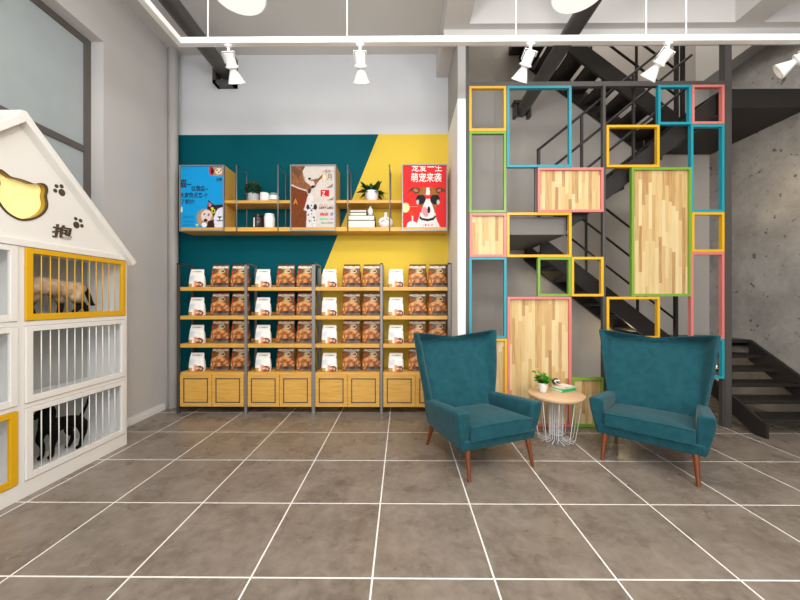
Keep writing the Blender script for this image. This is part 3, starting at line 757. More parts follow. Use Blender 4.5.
# ------------------------------------------------------------------ coloured frame screen
SY = 3.6; SD = .038
sc = thing('room_divider', 'tall screen of coloured square frames and wood panels before the staircase', 'room divider', (at(597, 0, SY).x, SY, 0))
sx = lambda px: at(px, 0, SY).x
sz = lambda py: H+(300-py)/F*SY
for a, b, dd in ((465.2, 469, .06), (602.7, 605.6, .04), (725, 731.5, .07)):
    obj('post', MB().box(sx(a), sx(b), SY-.005, SY+dd, 0, 4.197 if a != 602.7 else sz(84)), 'screenmetal', sc, bevel=.003)
obj('top_rail', MB().box(sx(467), sx(727), SY, SY+.045, sz(87), sz(82)), 'screenmetal', sc, bevel=.003)
obj('post', MB().box(sx(535.5), sx(537), SY+.01, SY+.04, sz(213), sz(168)), 'screenmetal', sc)
obj('post', MB().box(sx(723.2), sx(725.2), SY+.005, SY+.05, 0, sz(84)), 'screenmetal', sc)
FR = [('yellow', 469, 506, 87, 131.7, 0), ('green', 469, 506, 132, 213, 0), ('pink', 469.3, 506.2, 213.5, 257, 1), ('teal', 469, 506.2, 257.4, 338, 0), ('yellow', 469, 506.8, 338.4, 426, 1),
      ('teal', 506.6, 571, 87, 168, 0), ('pink', 537.4, 603, 168.4, 212.6, 1), ('yellow', 506.6, 571, 213, 257.3, 0), ('green', 537.4, 570.5, 257.4, 296.3, 0), ('yellow', 571, 603, 257.2, 296.4, 0),
      ('pink', 507, 571, 296.8, 426, 1), ('green', 571.2, 603, 377, 426, 1), ('yellow', 606, 658.8, 126.2, 168.2, 0), ('green', 631, 690.8, 168.4, 296.3, 1), ('teal', 657.3, 690.6, 86.8, 126, 0),
      ('pink', 691, 723.4, 86.8, 125.6, 0), ('teal', 690, 723.5, 126, 212.8, 0), ('yellow', 691, 723.5, 213, 252.4, 0), ('pink', 690, 723.4, 252.6, 338.4, 0), ('yellow', 606, 659, 296.8, 338.4, 0),
      ('pink', 659, 691, 337.6, 400, 0), ('teal', 691, 723.5, 338.6, 378, 0), ('teal', 606, 659, 380, 426, 0)]
for i, (col, x0, x1, y0, y1, wood) in enumerate(FR):
    a, b, c, d = sx(x0), sx(x1), max(0.0, sz(y1)), sz(y0); w = .0265; y = SY-.012-.0007*(i % 4)
    m = MB()
    m.box(a, a+w, y, y+SD, c, d).box(b-w, b, y, y+SD, c, d).box(a+w, b-w, y, y+SD, d-w, d).box(a+w, b-w, y, y+SD, c, c+w)
    o = obj('square_frame', m, 's_'+col, sc, label=f'{col} frame '+('around a striped wood panel' if wood else 'left open'))
    if wood: obj('wood_panel', MB().box(a+w-.002, b-w+.002, SY+.012, SY+.03, c+w-.002, d-w+.002), 'strips', o, label='panel of light vertical wood strips')

# ------------------------------------------------------------------ staircase
st = thing('staircase', 'dark steel zigzag staircase with railings behind the coloured screen', 'staircase', (2.7, 4.3, 0))
def flight():
    o = bpy.data.objects.new('stair_flight', None); C.objects.link(o); o.parent = st; ROOT[o] = ROOT[st]; o.empty_display_size = .1; return o
def plate(p, q, hgt, thick, side):   # stringer: top edge from p to q, vertical height hgt
    p, q, s = Vector(p), Vector(q), Vector(side)*thick/2; d = Vector((0,0,-hgt))
    return MB().hexa([p-s+d, q-s+d, q+s+d, p+s+d], [p-s, q-s, q+s, p+s])
SM, TM = 'stairmetal', 'treadmetal'
# flight 1: rises away from the camera
f1 = flight()
obj('stringer', plate((3.6, 3.34, .155), (3.6, 4.3, .72), .2, .026, (1,0,0)), SM, f1)
obj('stringer', plate((4.47, 3.3, .22), (4.47, 4.3, .86), .26, .04, (1,0,0)), SM, f1)
obj('stringer_foot', MB().box(3.585, 3.615, 3.3, 3.40, 0, .155), SM, f1)
for n in range(6):
    y0 = 3.36+.19*n; zt_ = .17+.13*n
    obj('tread', MB().box(3.613, 4.45, y0, y0+.24, zt_-.035, zt_), TM, f1, bevel=.004)
lm = MB().box(3.58, 4.49, 4.31, 4.88, .77, .86)
obj('landing', lm, TM, st, bevel=.004)
obj('support_post', MB().box(3.6, 3.68, 4.34, 4.42, 0, .79), SM, st)
# lateral flights
def lateral(xa, za, xb, zb, y0, y1, run, ylab, stringh=.26, side=1):
    f = flight(); s = (zb-za)/(xb-xa)
    for y in (y0, y1):
        obj('stringer', plate((xa, y, za), (xb, y, zb), stringh, .035, (0,1,0)), SM, f)
    n = int(abs(xb-xa)/run)
    for i in range(n):
        x = xa+(xb-xa)*(i+.5)/n; z = za+s*(x-xa)-.14
        obj('tread', MB().box(x-.135, x+.135, y0+.018, y1-.018, z-.018, z+.018), TM, f, bevel=.003)
    return f, s
def railing(f, xa, za, xb, zb, y, s, posts, offs=(.94, .57, .22), r=.014, ext=0.0):
    for o_ in offs:
        obj('rail', MB().tube([(xa, y, za+o_), (xb, y, zb+o_)], r, 8), SM, f)
    for x in posts:
        z = za+s*(x-xa)
        obj('baluster', MB().box(x-.012, x+.012, y-.012, y+.012, z-.02, z+offs[0]), SM, f)
f2, s2 = lateral(3.5, .86, 1.78, 2.20, 4.30, 4.84, .2, 0)
railing(f2, 3.5, .86, 1.95, 2.07, 4.30, s2, (2.37, 3.03), (1.0, .63, .27))
obj('newel_post', MB().box(3.50, 3.535, 4.28, 4.32, .86, 1.95), SM, f2)
obj('landing', MB().box(.70, 1.81, 3.68, 4.78, 2.09, 2.29), 'landing', st, bevel=.004)
f3, s3 = lateral(1.81, 2.35, 3.5, 3.67, 3.70, 4.22, .2, 0, .22)
railing(f3, 1.5, 2.07, 3.2, 3.44, 3.70, s3, (1.99, 2.56), (.96, .64, .32))
obj('newel_post', MB().box(1.5, 1.53, 3.69, 3.72, 2.29, 3.05), SM, f3)
obj('landing', MB().box(3.53, 4.49, 3.69, 4.87, 3.49, 3.70), SM, st, bevel=.004)
f4, s4 = lateral(3.5, 3.755, 1.72, 5.11, 4.28, 4.86, .2, 0, .26)
railing(f4, 3.5, 3.755, 1.72, 5.11, 4.28, s4, (2.42, 3.0), (.94, .57, .24))
for xx in (3.50, 3.58):
    obj('newel_post', MB().box(xx, xx+.035, 4.27, 4.31, 3.6, 4.9), SM, f4)
obj('landing', MB().box(1.56, 1.76, 4.25, 4.88, 4.95, 5.1), SM, st, bevel=.004)

# ------------------------------------------------------------------ armchairs
def make_chair(label):
    t = thing('armchair', label, 'armchair', (0,0,0), 0, 'matching teal velvet wing armchairs')
    # wing back: loft of closed rings
    m = MB(); R = []
    NSX = (0, .35, .66, .80, .86, .93, 1.0)
    SS = [-v for v in reversed(NSX[1:])]+list(NSX)
    for (z, hw, xc, yc, th, wing) in ((.24, .335, .30, .24, .10, .01), (.32, .342, .305, .27, .11, .025), (.42, .352, .31, .30, .11, .045), (.5, .362, .315, .325, .108, .065), (.62, .380, .325, .36, .104, .09),
                                      (.76, .408, .34, .402, .10, .105), (.88, .422, .35, .435, .095, .112), (.925, .437, .356, .452, .09, .115), (.948, .442, .358, .459, .075, .116), (.957, .441, .358, .462, .035, .112)):
        front, back = [], []
        for s_ in SS:
            q = abs(s_); sg_ = 1 if s_ >= 0 else -1
            if q <= .80: xx = xc*q/.80; yy = yc-.022*(q/.8)**2
            else:
                w_ = (q-.80)/.20; xx = xc+(hw-xc)*w_; yy = yc-.022-wing*1.22*w_**.9
            lift = 0 if z < .7 else ((z-.7)/.257)**1.6*.125*max(0, (q-.64)/.36)**1.4
            e = 1 if q < .99 else .8
            # wing tips thicken sideways, not backwards
            front.append((sg_*xx, yy-th/2*e, z+lift)); back.append((sg_*(xx+(.028 if q > .8 else 0)*e), yy+th/2*e, z+lift))
        R.append(front+back[::-1])
    m.rings(R, 0, cap=True)
    obj('backrest', m, 'velvet', t, world=False, smooth=80, subsurf=2)
    for sd in (-1, 1):
        m = MB(); R = []
        for (y, zt, ob, ot, it) in ((-.35, .528, .358, .408, .300), (-.15, .51, .358, .402, .30), (.05, .488, .353, .392, .298), (.2, .472, .345, .384, .30), (.30, .47, .335, .37, .30)):
            zb = .222+.02*max(0, y)
            fw = .03 if y < -.3 else 0
            R.append([(sd*ob, y+fw, zb), (sd*(ob+.65*(ot-ob)+.012), y+fw*.3, .43), (sd*ot, y-fw*.3, zt-.012), (sd*(ot-.02), y-fw*.3, zt), (sd*(it+.012), y-fw*.3, zt), (sd*it, y-fw*.3, zt-.02), (sd*(it-.006), y+fw*.3, .40), (sd*.298, y+fw, zb)])
        m.rings(R, 0, cap=True)
        obj('armrest', m, 'velvet', t, world=False, smooth=50, bevel=.014, seg=3)
    m = MB().hexa([(-.355, -.325, .215), (.355, -.325, .215), (.33, .30, .235), (-.33, .30, .235)], [(-.345, -.345, .305), (.345, -.345, .305), (.33, .3, .30), (-.33, .3, .30)])
    obj('seat_base', m, 'velvet', t, world=False, smooth=50, bevel=.014, seg=3)
    # cushion
    m = MB(); nx, ny = 10, 10; top, bot = [], []
    for j in range(ny+1):
        for i in range(nx+1):
            u, v = -1+2*i/nx, j/ny
            x = .296*u; y = -.362+.62*v
            crown = .022*(1-u**4)*(1-(2*v-1)**4)
            z = .408-.055*v+crown
            top.append((x, y, z)); bot.append((x, y, .295))
    N_ = nx+1; vs = top+bot; fs = []
    for j in range(ny):
        for i in range(nx):
            a = j*N_+i; fs.append((a, a+1, a+N_+1, a+N_)); b = len(top)+a; fs.append((b+N_, b+N_+1, b+1, b))
    o_ = len(top)
    for i in range(nx): fs.append((i, o_+i, o_+i+1, i+1)); a = ny*N_+i; fs.append((a+1, o_+a+1, o_+a, a))
    for j in range(ny): a = j*N_; fs.append((a+N_, o_+a+N_, o_+a, a)); b = a+nx; fs.append((b, o_+b, o_+b+N_, b+N_))
    m.add(vs, fs, 0, True)
    cu = obj('seat_cushion', m, 'velvet', t, world=False, smooth=50, bevel=.016, seg=3)
    pp = MB().tube([(-.295, -.3615, .403), (-.15, -.3625, .41), (.15, -.3625, .41), (.295, -.3615, .403)], .004, 6).tube([(-.295, -.3615, .303), (.295, -.3615, .303)], .0035, 6)
    obj('piping', pp, 'velvet', cu, world=False)
    for a in (-1, 1):
        for b in (-1, 1):
            top = Vector((a*.292, b*.300 if b < 0 else .26, .235)); foot = Vector((a*.308, b*.350, 0))
            m = MB().tube([foot, foot+(top-foot)*.5, top], [.0125, .0175, .024], 14)
            obj('leg', m, 'walnut', t, world=False, smooth=40)
    return t
ch = make_chair('teal velvet wing armchair left of the round table, turned to the right')
ch.location = (.655, 2.947, 0); ch.rotation_euler = (0, 0, math.radians(22.5))
dup(ch, (2.173, 2.92, 0), math.radians(-41.2), 'teal velvet wing armchair right of the round table, turned to the left')

# ------------------------------------------------------------------ round wire table
tx = at(556, 0, 3.29).x; ty = 3.29
t = thing('side_table', 'round beech side table on a white wire base between the armchairs', 'side table', (tx, ty, 0))
obj('table_top', MB().lathe([(.252, .425), (.260, .43), (.260, .446), (.255, .45)], n=56), 'tabletop', t, world=False, smooth=40)
for i in range(20):
    a = 2*PI*i/20; c_, s_ = math.cos(a), math.sin(a)
    pts = [(.065*c_, .065*s_, .42), (.062*c_, .062*s_, .03), (.07*c_, .07*s_, .012), (.15*c_, .15*s_, .006), (.165*c_, .165*s_, .012), (.172*c_, .172*s_, .03), (.232*c_, .232*s_, .42)] if i % 2 == 0 else \
          [(.065*c_, .065*s_, .42), (.062*c_, .062*s_, .03), (.07*c_, .07*s_, .012), (.172*c_, .172*s_, .006)]
    obj('wire', MB().tube(pts, .0034, 6), 'wire', t, world=False)
for r_, z_ in ((.066, .39), (.064, .06), (.234, .418)):
    obj('wire_ring', MB().tube([(r_*math.cos(2*PI*i/32), r_*math.sin(2*PI*i/32), z_) for i in range(32)], .0036, 6, closed=True), 'wire', t, world=False)
TZ = .4505
q = onZ(544.4, 393, TZ); q.y += .035
t = thing('potted_plant', 'small bright green plant in a white pot on the round table', 'plant', (q.x, q.y, TZ))
obj('pot', MB().lathe([(.03, 0), (.034, .004), (.049, .09), (.05, .096), (.045, .096), (.043, .085)], n=26), 'ceramic', t, world=False, smooth=40)
obj('soil', MB().lathe([(.042, .08), (.043, .087)], n=18), 'soil', t, world=False)
m = MB(); rnd = random.Random(5)
for i in range(44):
    a = rnd.random()*2*PI; r_ = rnd.uniform(.01, .07); h_ = rnd.uniform(.10, .165) if i > 3 else rnd.uniform(.17, .21)
    p_ = Vector((r_*math.cos(a)*1.15, r_*math.sin(a), h_))
    m.tube([(0.01*math.cos(a), .01*math.sin(a), .08), (p_.x*.6, p_.y*.6, h_*.75), p_], .0016, 5)
    leaf_pts(m, p_-Vector((math.cos(a), math.sin(a), 0))*.012, (math.cos(a), math.sin(a), rnd.uniform(-.2, .5)), rnd.uniform(.045, .06), rnd.uniform(.022, .03), .3, n=5, twist=rnd.uniform(-.6, .6))
obj('foliage', m, 'leafbright', t, world=False)
q = onZ(564, 391.3, TZ)
def flatbook(loc, w, d, h, rz, label, cm):
    t = thing('book', label, 'book', loc, rz, 'books on the round table')
    obj('cover', MB().box(-w/2, w/2, -d/2, -d/2+.003, 0, h).box(-w/2, w/2, -d/2, d/2, 0, .003).box(-w/2, w/2, -d/2, d/2, h-.003, h), cm[0], t, world=False)
    obj('page_block', MB().box(-w/2+.002, w/2-.002, -d/2+.003, d/2-.003, .003, h-.003), 'paper', t, world=False, label='cream page edges')
    return t
bx_, by_ = onZ(563.5, 390.3, TZ).xy
flatbook((bx_, by_+.02, TZ), .20, .15, .022, math.radians(27), 'closed book with a green spine lying on the round table', ('greencover',))
m = flatbook((bx_+.012, by_+.035, TZ+.0225), .18, .13, .016, math.radians(24), 'white covered book lying on top of the green one', ('whitecover',))
q = onZ(556.6, 386.5, TZ+.02)
q = Vector((bx_-.075, by_+.075, 0)); 
t = thing('figurine', 'round dark brown animal figurine with a pale face behind the books', 'figurine', (bx_-.052, by_+.055, TZ+.0387))
def sph(c, r, n=16, mm=10, sc=(1,1,1)):
    mb = MB(); mb.rings([[(c[0]+sc[0]*max(.001, r*math.sin(PI*i/mm))*math.cos(2*PI*j/n), c[1]+sc[1]*max(.001, r*math.sin(PI*i/mm))*math.sin(2*PI*j/n), c[2]-sc[2]*r*math.cos(PI*i/mm)) for j in range(n)] for i in range(mm+1)], 0); return mb
obj('body', sph((0, 0, .036), .036, sc=(1.1, 1, 1)), 'cover', t, world=False, smooth=60)
obj('face', merge(sph((.012, -.024, .045), .018, sc=(1, .6, 1)), sph((-.012, -.026, .045), .016, sc=(1, .6, 1))), 'ceramic', t, world=False, smooth=60, label='pale round face')
obj('eye', merge(sph((-.012, -.037, .047), .006), sph((.014, -.036, .047), .006)), 'ink', t, world=False)
obj('belly', sph((0, -.02, .02), .02, sc=(1.1, .9, .7)), 'inkpink', t, world=False, smooth=60, label='pinkish belly')

# ------------------------------------------------------------------ pet house with cages
HX, HB = -2.615, -2.982      # front face, back
Y0, Y1, YD = 1.36, 3.14, 2.262
ph = thing('pet_house', 'white house shaped pet cage with gable roof and barred doors', 'pet cage', (-2.79, 2.25, 0))
cz = [.11, .635, 1.205, 1.74]
mc = MB()
for y in (Y0, YD-.012, Y1-.022): mc.box(HB, HX-.004, y, y+.022, .0, 1.75)
for z in (.095, .63, 1.2, 1.735): mc.box(HB, HX-.004, Y0, Y1, z-.012, z+.012)
obj('carcass', mc, 'housein', ph, bevel=.002)
obj('back_panel', MB().box(HB, HB+.006, Y0+.02, Y1-.02, .1, 1.74), 'greyback', ph, label='grey back panel of the cages')
ff = MB().box(HX-.02, HX-.001, Y0, Y1, 0, .11)
for z in (.632, 1.205): ff.box(HX-.02, HX-.001, Y0, Y1, z-.014, z+.016)
for y in (Y0, YD-.022, Y1-.022): ff.box(HX-.02, HX-.0012, y, y+.022 if y != YD-.022 else YD+.022, .11, 1.74)
obj('face_frame', ff, 'housewhite', ph, bevel=.002)
obj('ledge', MB().box(HX-.02, HX+.014, Y0-.01, Y1+.01, 1.74, 1.788), 'housewhite', ph, bevel=.004)
YA, ZA, YT, ZTp = 2.248, 2.655, 3.19, 1.735
gp = [(HX-.012, Y0, 1.76), (HX-.012, Y1, 1.76), (HX-.012, YA, 2.60)]
# gable with a recessed cat-head niche
cat = [(-18,127),(-10,116),(0,113),(20,117),(45,137),(75,162),(130,172),(180,190),(215,205),(245,196),(275,201),(293,220),(296,250),(286,275),(297,320),(292,355),(270,385),(235,408),(195,421),(145,427),(100,414),(50,383),(18,348),(-8,308),(-20,270),(-12,235),(2,200),(-8,165)]
def sm(poly, it=2):
    for _ in range(it):
        q = []
        for i in range(len(poly)):
            a, b = Vector(poly[i]), Vector(poly[(i+1) % len(poly)])
            q += [a*.75+b*.25, a*.25+b*.75]
        poly = [tuple(v) for v in q]
    return poly
cat = sm(cat, 2)
cp = [onX(x/6, 150+y/6, HX) for x, y in cat]
cen = sum(cp, Vector())/len(cp)
rimo = [cen+(p-cen)*1.0 for p in cp]; rimi = [cen+(p-cen)*.93 for p in cp]
# gable board with the niche cut out of it
bm = bmesh.new()
for loop in ([Vector(p) for p in gp], [Vector((HX-.012, p.y, p.z)) for p in rimi]):
    vs_ = [bm.verts.new(p) for p in loop]
    for i in range(len(vs_)): bm.edges.new((vs_[i], vs_[(i+1) % len(vs_)]))
bmesh.ops.triangle_fill(bm, use_beauty=True, edges=bm.edges[:])
bm.verts.index_update()
gm = MB().add([v.co[:] for v in bm.verts], [[v.index for v in f.verts] for f in bm.faces]); bm.free()
gm.add([(HX-.075, *p[1:]) for p in gp], [(0, 1, 2)])
gpan = obj('gable_panel', gm, 'housewhite', ph)
n = len(cp)
def ring_at(ps, x): return [Vector((x, p.y, p.z)) for p in ps]
sgn = MB()
sgn.rings([ring_at(rimo, HX-.0115), ring_at(rimo, HX-.006), ring_at(rimi, HX-.006), ring_at(rimi, HX-.02)], 0, cap=False, smooth=False)
sgn.rings([ring_at(rimi, HX-.02), ring_at(rimi, HX-.052)], 1, cap=False, smooth=False)
so = obj('cat_head_sign', sgn, ['signdark', 'signgold'], ph, label='cat head shaped niche sign with dark rim')
obj('sign_face', MB().add(ring_at(rimi, HX-.051), [list(range(n))], 0), 'signface', so, label='pale yellow glowing face')
def disc(px, py, rx, ry, mb):
    c_ = onX(px/6, 150+py/6, HX-.012); k_ = (onX((px+10)/6, 150+py/6, HX-.012).y-c_.y)/10; kz = abs(onX(px/6, 150+(py+10)/6, HX-.012).z-c_.z)/10
    mb.prism([c_+Vector((0, rx*k_*math.cos(2*PI*i/18), ry*kz*math.sin(2*PI*i/18))) for i in range(18)], (.004, 0, 0))
for pads in (((370, 255, 19, 21), (330, 244, 11, 12), (338, 217, 11, 11), (368, 218, 11, 12)), ((457, 450, 18, 20), (453, 412, 10, 10), (482, 424, 10, 11), (490, 455, 10, 11))):
    m = MB()
    for a in pads: disc(*a, m)
    obj('paw_print', m, 'letter', ph, label='dark brown paw print')
c_ = onX(51.3, 235.5, HX-.011)
tm = text_mb('抱', .118, Matrix.Translation(c_) @ Euler((PI/2, 0, PI/2)).to_matrix().to_4x4() @ Matrix(((1.25, .12, 0, 0), (.05, .92, 0, 0), (0, 0, 1, 0), (0, 0, 0, 1))), .006, .0025)
obj('lettering', tm, 'letter', ph, label='raised dark character')
for sd in (-1, 1):
    ye = YT if sd > 0 else 2*YA-YT
    a = Vector((HB, YA, ZA)); e_ = Vector((HB, ye, ZTp)); d = (e_-a).normalized(); nrm = Vector((0, d.z*-1*sd*sd, d.y)) if sd > 0 else Vector((0, d.z, -d.y))
    nrm = Vector((0, -d.z, d.y)); nrm = nrm if nrm.z > 0 else -nrm
    th = nrm*-.05
    poly = [a, e_, e_+th, Vector((HB, YA, ZA-.05/abs(nrm.z)))]
    obj('roof_panel', MB().prism(poly, (HX+.055-HB, 0, 0)), 'housewhite', ph, bevel=.006)
obj('ridge_cap', MB().prism([(HB, YA-.07, ZA-.065), (HB, YA-.035, ZA-.006), (HB, YA, ZA+.003), (HB, YA+.06, ZA-.058)], (HX+.056-HB, 0, 0)), 'housewhite', ph, bevel=.006)
# doors
def cage_door(ya, yb, za, zb, mm, fw, lab):
    xa, xb = HX-.016, HX+.008
    m = MB().box(xa, xb, ya, ya+fw, za, zb).box(xa, xb, yb-fw, yb, za, zb).box(xa, xb, ya+fw, yb-fw, zb-fw*.8, zb).box(xa, xb, ya+fw, yb-fw, za, za+fw)
    o = obj('cage_door', m, mm, ph, bevel=.003, label=lab)
    nb = int(round((yb-ya-2*fw)/.0605))
    for i in range(1, nb):
        y = ya+fw+(yb-ya-2*fw)*i/nb
        obj('bar', MB().tube([(HX-.004, y, za+fw*.5), (HX-.004, y, zb-fw*.5)], .0037, 6), mm, o)
for (ya, yb) in ((YD+.024, Y1-.022), (Y0+.022, YD-.022)):
    r = ya > YD
    for k, (za, zb) in enumerate(((1.226, 1.736), (.652, 1.186), (.116, .615))):
        yel = (k == 0) if r else (k == 2)
        cage_door(ya, yb, za, zb, 'yellow' if yel else 'housewhite', .046, ('yellow' if yel else 'white')+' barred cage door')

# ------------------------------------------------------------------ animals (one continuous skinned body each)
def creature(name, chains, paint, label, cat, mname, rootidx=0, voxel=.0075):
    """chains of (point, radius): each becomes a tapered round limb, all fused into one continuous surface"""
    mb = MB()
    for ch_ in chains:
        pts = [Vector(p) for p, r in ch_]; rs = [r for p, r in ch_]
        # densify with Catmull-Rom
        P_, R_ = [], []
        for i in range(len(pts)-1):
            p0, p1, p2, p3 = pts[max(i-1, 0)], pts[i], pts[i+1], pts[min(i+2, len(pts)-1)]
            for k in range(6):
                u = k/6
                P_.append(.5*((2*p1)+(p2-p0)*u+(2*p0-5*p1+4*p2-p3)*u*u+(3*p1-p0-3*p2+p3)*u**3)); R_.append(rs[i]*(1-u)+rs[i+1]*u)
        P_.append(pts[-1]); R_.append(rs[-1])
        # rounded ends
        d0 = (P_[0]-P_[1]).normalized(); d1 = (P_[-1]-P_[-2]).normalized()
        P_ = [P_[0]+d0*R_[0]*.8, P_[0]+d0*R_[0]*.45]+P_+[P_[-1]+d1*R_[-1]*.45, P_[-1]+d1*R_[-1]*.8]
        R_ = [R_[0]*.3, R_[0]*.85]+R_+[R_[-1]*.85, R_[-1]*.3]
        mb.tube(P_, R_, 12)
    me = mb.mesh(name, [mname])
    o = bpy.data.objects.new(name, me); C.objects.link(o)
    rm = o.modifiers.new('r', 'REMESH'); rm.mode = 'VOXEL'; rm.voxel_size = voxel; rm.use_smooth_shade = True
    s_ = o.modifiers.new('s', 'SMOOTH'); s_.factor = .5; s_.iterations = 4
    bpy.context.view_layer.update()
    m2 = bpy.data.meshes.new_from_object(o.evaluated_get(bpy.context.evaluated_depsgraph_get()))
    o.modifiers.clear(); o.data = m2; bpy.data.meshes.remove(me); m2.name = name
    if not m2.materials: m2.materials.append(M[mname])
    for p in m2.polygons: p.use_smooth = True
    if paint: colour(m2, paint)
    tag(o, label, cat)
    return o
# Siamese cat in the yellow-framed cage, walking towards the camera side, head down
zf = 1.213
CX = -2.79
def cfoot(px, dx): v = onX(px, 315, CX+dx); v.z = zf+.017; return v
def cpt(px, py, dx=0): v = onX(px, py, CX); v.x += dx; return v
cat_ch = [
    [(cpt(82, 289), .035), (cpt(76, 288.5), .062), (cpt(64, 289), .066), (cpt(54, 287), .066), (cpt(44, 286), .072), (cpt(36, 285.5), .066), (cpt(29, 288.5), .048)],   # trunk to neck
    [(cpt(30, 288), .045), (cpt(26, 293), .04), (cpt(23.5, 300), .042), (cpt(21.5, 305), .034)],   # neck and lowered head
    [(cpt(24, 303), .03), (cpt(20, 307), .02)],      # muzzle
    [(cpt(27, 296, .028), .018), (cpt(28, 290, .035), .006)], [(cpt(27, 296, -.028), .018), (cpt(28, 290, -.035), .006)],
    [(cpt(47, 288, .025), .05), (cpt(53, 296, .03), .034), (cpt(57, 304, .03), .022), (onX(59.5, 313, CX+.03), .019), (cfoot(57.5, .035), .018)],     # front leg
    [(cpt(42, 288, -.035), .05), (cpt(39, 298, -.04), .032), (cpt(35, 306, -.04), .022), (onX(33, 314, CX-.04), .018), (cfoot(31, -.04), .017)],
    [(cpt(74, 290, .03), .052), (cpt(71, 299, .035), .036), (cpt(76.5, 305, .035), .022), (onX(74.5, 311.5, CX+.035), .018), (cfoot(72, .035), .017)],   # hind leg
    [(cpt(79, 290, -.03), .05), (cpt(81, 300, -.035), .034), (cpt(87, 304.5, -.035), .022), (onX(86.5, 310, CX-.035), .018), (cfoot(84.5, -.035), .017)],
    [(cpt(82.5, 286.5), .018), (cpt(86, 290), .019), (cpt(89, 297), .02), (cpt(91.5, 303.5), .018), (cpt(94.5, 305), .009)],    # tail
]
def catpaint(c):
    pr = c
    t = c.y; X = (c.x/ (c.y))
    px = 400+F*((c.x/c.y)-S); 
    k = vn(c.y*40, c.z*40)
    cream = mixc(L_('#d9c3a8'), L_('#b89a7c'), k); dark = L_('#1c1210')
    f = 0
    zrel = (c.z-1.21)
    if zrel < .185: f = min(1, (.185-zrel)/.055)
    ysh = cpt(49, 290).y
    f = max(f, .8*max(0, 1-((c.y-ysh)/.06)**2)*max(0, 1-abs(zrel-.19)/.1))
    if c.y < cpt(31, 290).y: f = max(f, min(1, (cpt(31, 290).y-c.y)/.05+(.19-zrel)*4))
    yt = cpt(83.2, 290).y
    if c.y > yt: f = max(f, min(1, (c.y-yt)/.012))
    return mixc(cream, dark, max(0, min(1, f)))
creature('siamese_cat', cat_ch, catpaint, 'cream cat with dark legs and tail in the yellow framed cage', 'cat', 'fur')
# black dog in the bottom cage
DX = -2.77
def dpt(px, py, dx=0): v = onX(px, py, DX); v.x += dx; return v
def ft(px, py, Z=.122): return onZ(px, py, Z)
fA = ft(41, 460); fB = ft(51, 459); hA = ft(79, 448.5); hB = ft(68.5, 448)
dog_ch = [
    [(dpt(80.5, 420), .034), (dpt(75, 421), .05), (dpt(67, 422), .052), (dpt(59, 424), .056), (dpt(51, 426), .064), (dpt(47, 426), .052), (dpt(45.5, 418), .04), (dpt(44.5, 411), .036)],
    [(dpt(46.5, 409.5), .036), (dpt(42.5, 411), .038), (dpt(37.5, 415.5), .022), (dpt(33.5, 418.5), .018)],       # head and muzzle
    [(dpt(48, 407, .03), .014), (dpt(49.5, 412, .036), .015), (dpt(49.5, 418, .036), .009)], [(dpt(46, 407, -.03), .014), (dpt(47, 412, -.036), .015), (dpt(47, 418, -.036), .009)],   # ears
    [(dpt(47.5, 429, -.03), .036), (dpt(44, 440, -.035), .024), (Vector((fA.x, fA.y+.01, .22)), .017), (Vector((fA.x, fA.y+.005, .15)), .015), (Vector((fA.x, fA.y-.015, .14)), .016)],
    [(dpt(50, 429, .03), .036), (dpt(51.5, 440, .02), .024), (Vector((fB.x, fB.y+.01, .22)), .017), (Vector((fB.x, fB.y+.005, .15)), .015), (Vector((fB.x, fB.y-.015, .14)), .016)],
    [(dpt(77.5, 423, .035), .042), (dpt(78.5, 431, .04), .028), (Vector((hA.x, hA.y+.03, .215)), .018), (Vector((hA.x, hA.y+.01, .15)), .014), (Vector((hA.x, hA.y-.015, .138)), .015)],
    [(dpt(74.5, 423, -.035), .042), (dpt(74, 431, -.045), .028), (Vector((hB.x, hB.y+.04, .215)), .018), (Vector((hB.x, hB.y+.01, .15)), .014), (Vector((hB.x, hB.y-.015, .138)), .015)],
    [(dpt(80.5, 416), .014), (dpt(83.5, 411), .013), (dpt(87, 404), .011), (dpt(89.3, 395), .008)],
]
creature('black_dog', dog_ch, None, 'small black dog with raised tail in the bottom cage', 'dog', 'blackfur', voxel=.006)

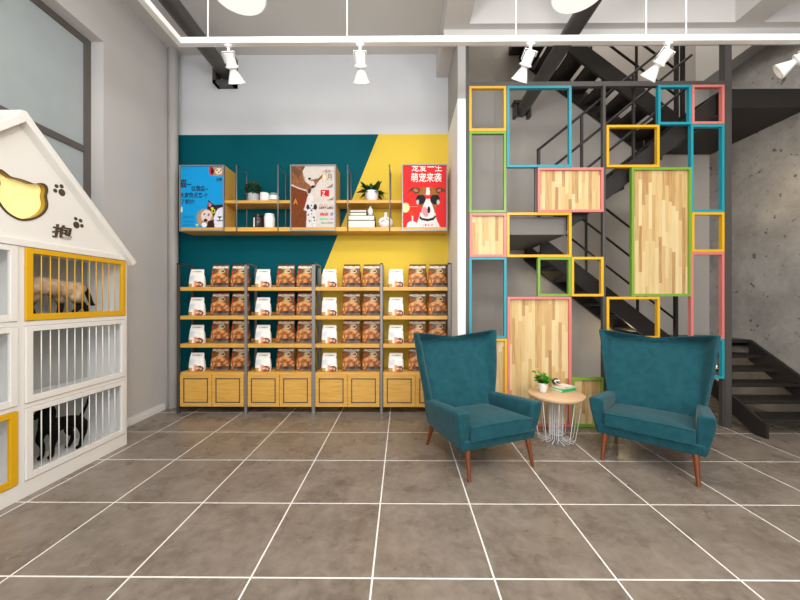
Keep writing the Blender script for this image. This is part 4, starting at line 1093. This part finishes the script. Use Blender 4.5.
# ------------------------------------------------------------------ light
W = bpy.data.worlds.new('World'); SC.world = W; W.use_nodes = True
bg = W.node_tree.nodes['Background']; bg.inputs[0].default_value = (.93, .96, 1, 1); bg.inputs[1].default_value = 1.3
def area(name, loc, rot, sx_, sy_, power, col=(1, 1, 1)):
    l = bpy.data.lights.new(name, 'AREA'); l.shape = 'RECTANGLE'; l.size = sx_; l.size_y = sy_; l.energy = power; l.color = col
    o = bpy.data.objects.new(name, l); C.objects.link(o); o.location = loc; o.rotation_euler = rot; return o
area('overhead_fill', (-.6, 1.0, 4.5), (0, 0, 0), 3.5, 3.0, 80, (1, .97, .93))  # this and the next: overhead fill lamps added out of view, no fixtures
area('overhead_fill', (2.3, 1.0, 4.5), (0, 0, 0), 2.0, 3.0, 55, (1, .97, .93))
area('front_daylight_fill', (.6, -3.3, 2.2), (PI/2, 0, 0), 6.5, 3.6, 130, (.97, .98, 1))  # added fill lamp in place of daylight from the unseen open front
area('stairwell_fill', (2.7, 4.3, 6.3), (0, 0, 0), 2.4, .9, 42, (1, .95, .88))  # fill lamp added at the unseen top of the stairwell, no fixture
def point_fill(loc, power, r=.25):  # point lamp added out of view to lift walls and ceiling
    l = bpy.data.lights.new('room_fill', 'POINT'); l.energy = power; l.color = (1, .98, .96); l.shadow_soft_size = r
    o = bpy.data.objects.new('room_fill', l); C.objects.link(o); o.location = loc
point_fill((-.2, .1, 3.2), 130); point_fill((2.2, .1, 3.2), 110)
def spot(loc, tgt, power, ang=55, col=(1, .93, .82)):
    l = bpy.data.lights.new('track_beam', 'SPOT'); l.energy = power; l.spot_size = math.radians(ang); l.spot_blend = .8; l.color = col; l.shadow_soft_size = .06
    o = bpy.data.objects.new('track_beam', l); C.objects.link(o); o.location = loc
    o.rotation_euler = (Vector(tgt)-Vector(loc)).to_track_quat('-Z', 'Y').to_euler()
for px, tg in ((232, (-1.9, 4.2, 1.2)), (358, (-.5, 4.2, 1.4)), (520, (.9, 3.5, .8)), (656, (1.9, 3.5, .8))):
    x_ = at(px, 0, TY).x
    spot((x_, TY, zr-.34), tg, 32)
for loc, pw in (((3.9, 4.2, .55), 2.0), ((3.0, 4.55, .9), 2.5), ((2.2, 4.5, 1.75), 2.0), ((4.0, 3.7, 2.6), 5.0)):
    l = bpy.data.lights.new('stair_light', 'POINT'); l.energy = pw; l.color = (1, .75, .4); l.shadow_soft_size = .05
    o = bpy.data.objects.new('stair_light', l); C.objects.link(o); o.location = loc

# ------------------------------------------------------------------ camera
cam = bpy.data.cameras.new('camera'); cam.sensor_width = 36; cam.lens = 36*F/800; cam.clip_start = .05
co = bpy.data.objects.new('camera', cam); C.objects.link(co)
co.location = (0, 0, H); co.rotation_euler = (PI/2, 0, -S)
SC.camera = co
SC.view_settings.view_transform = 'Standard'; SC.view_settings.look = 'None'; SC.view_settings.exposure = 0
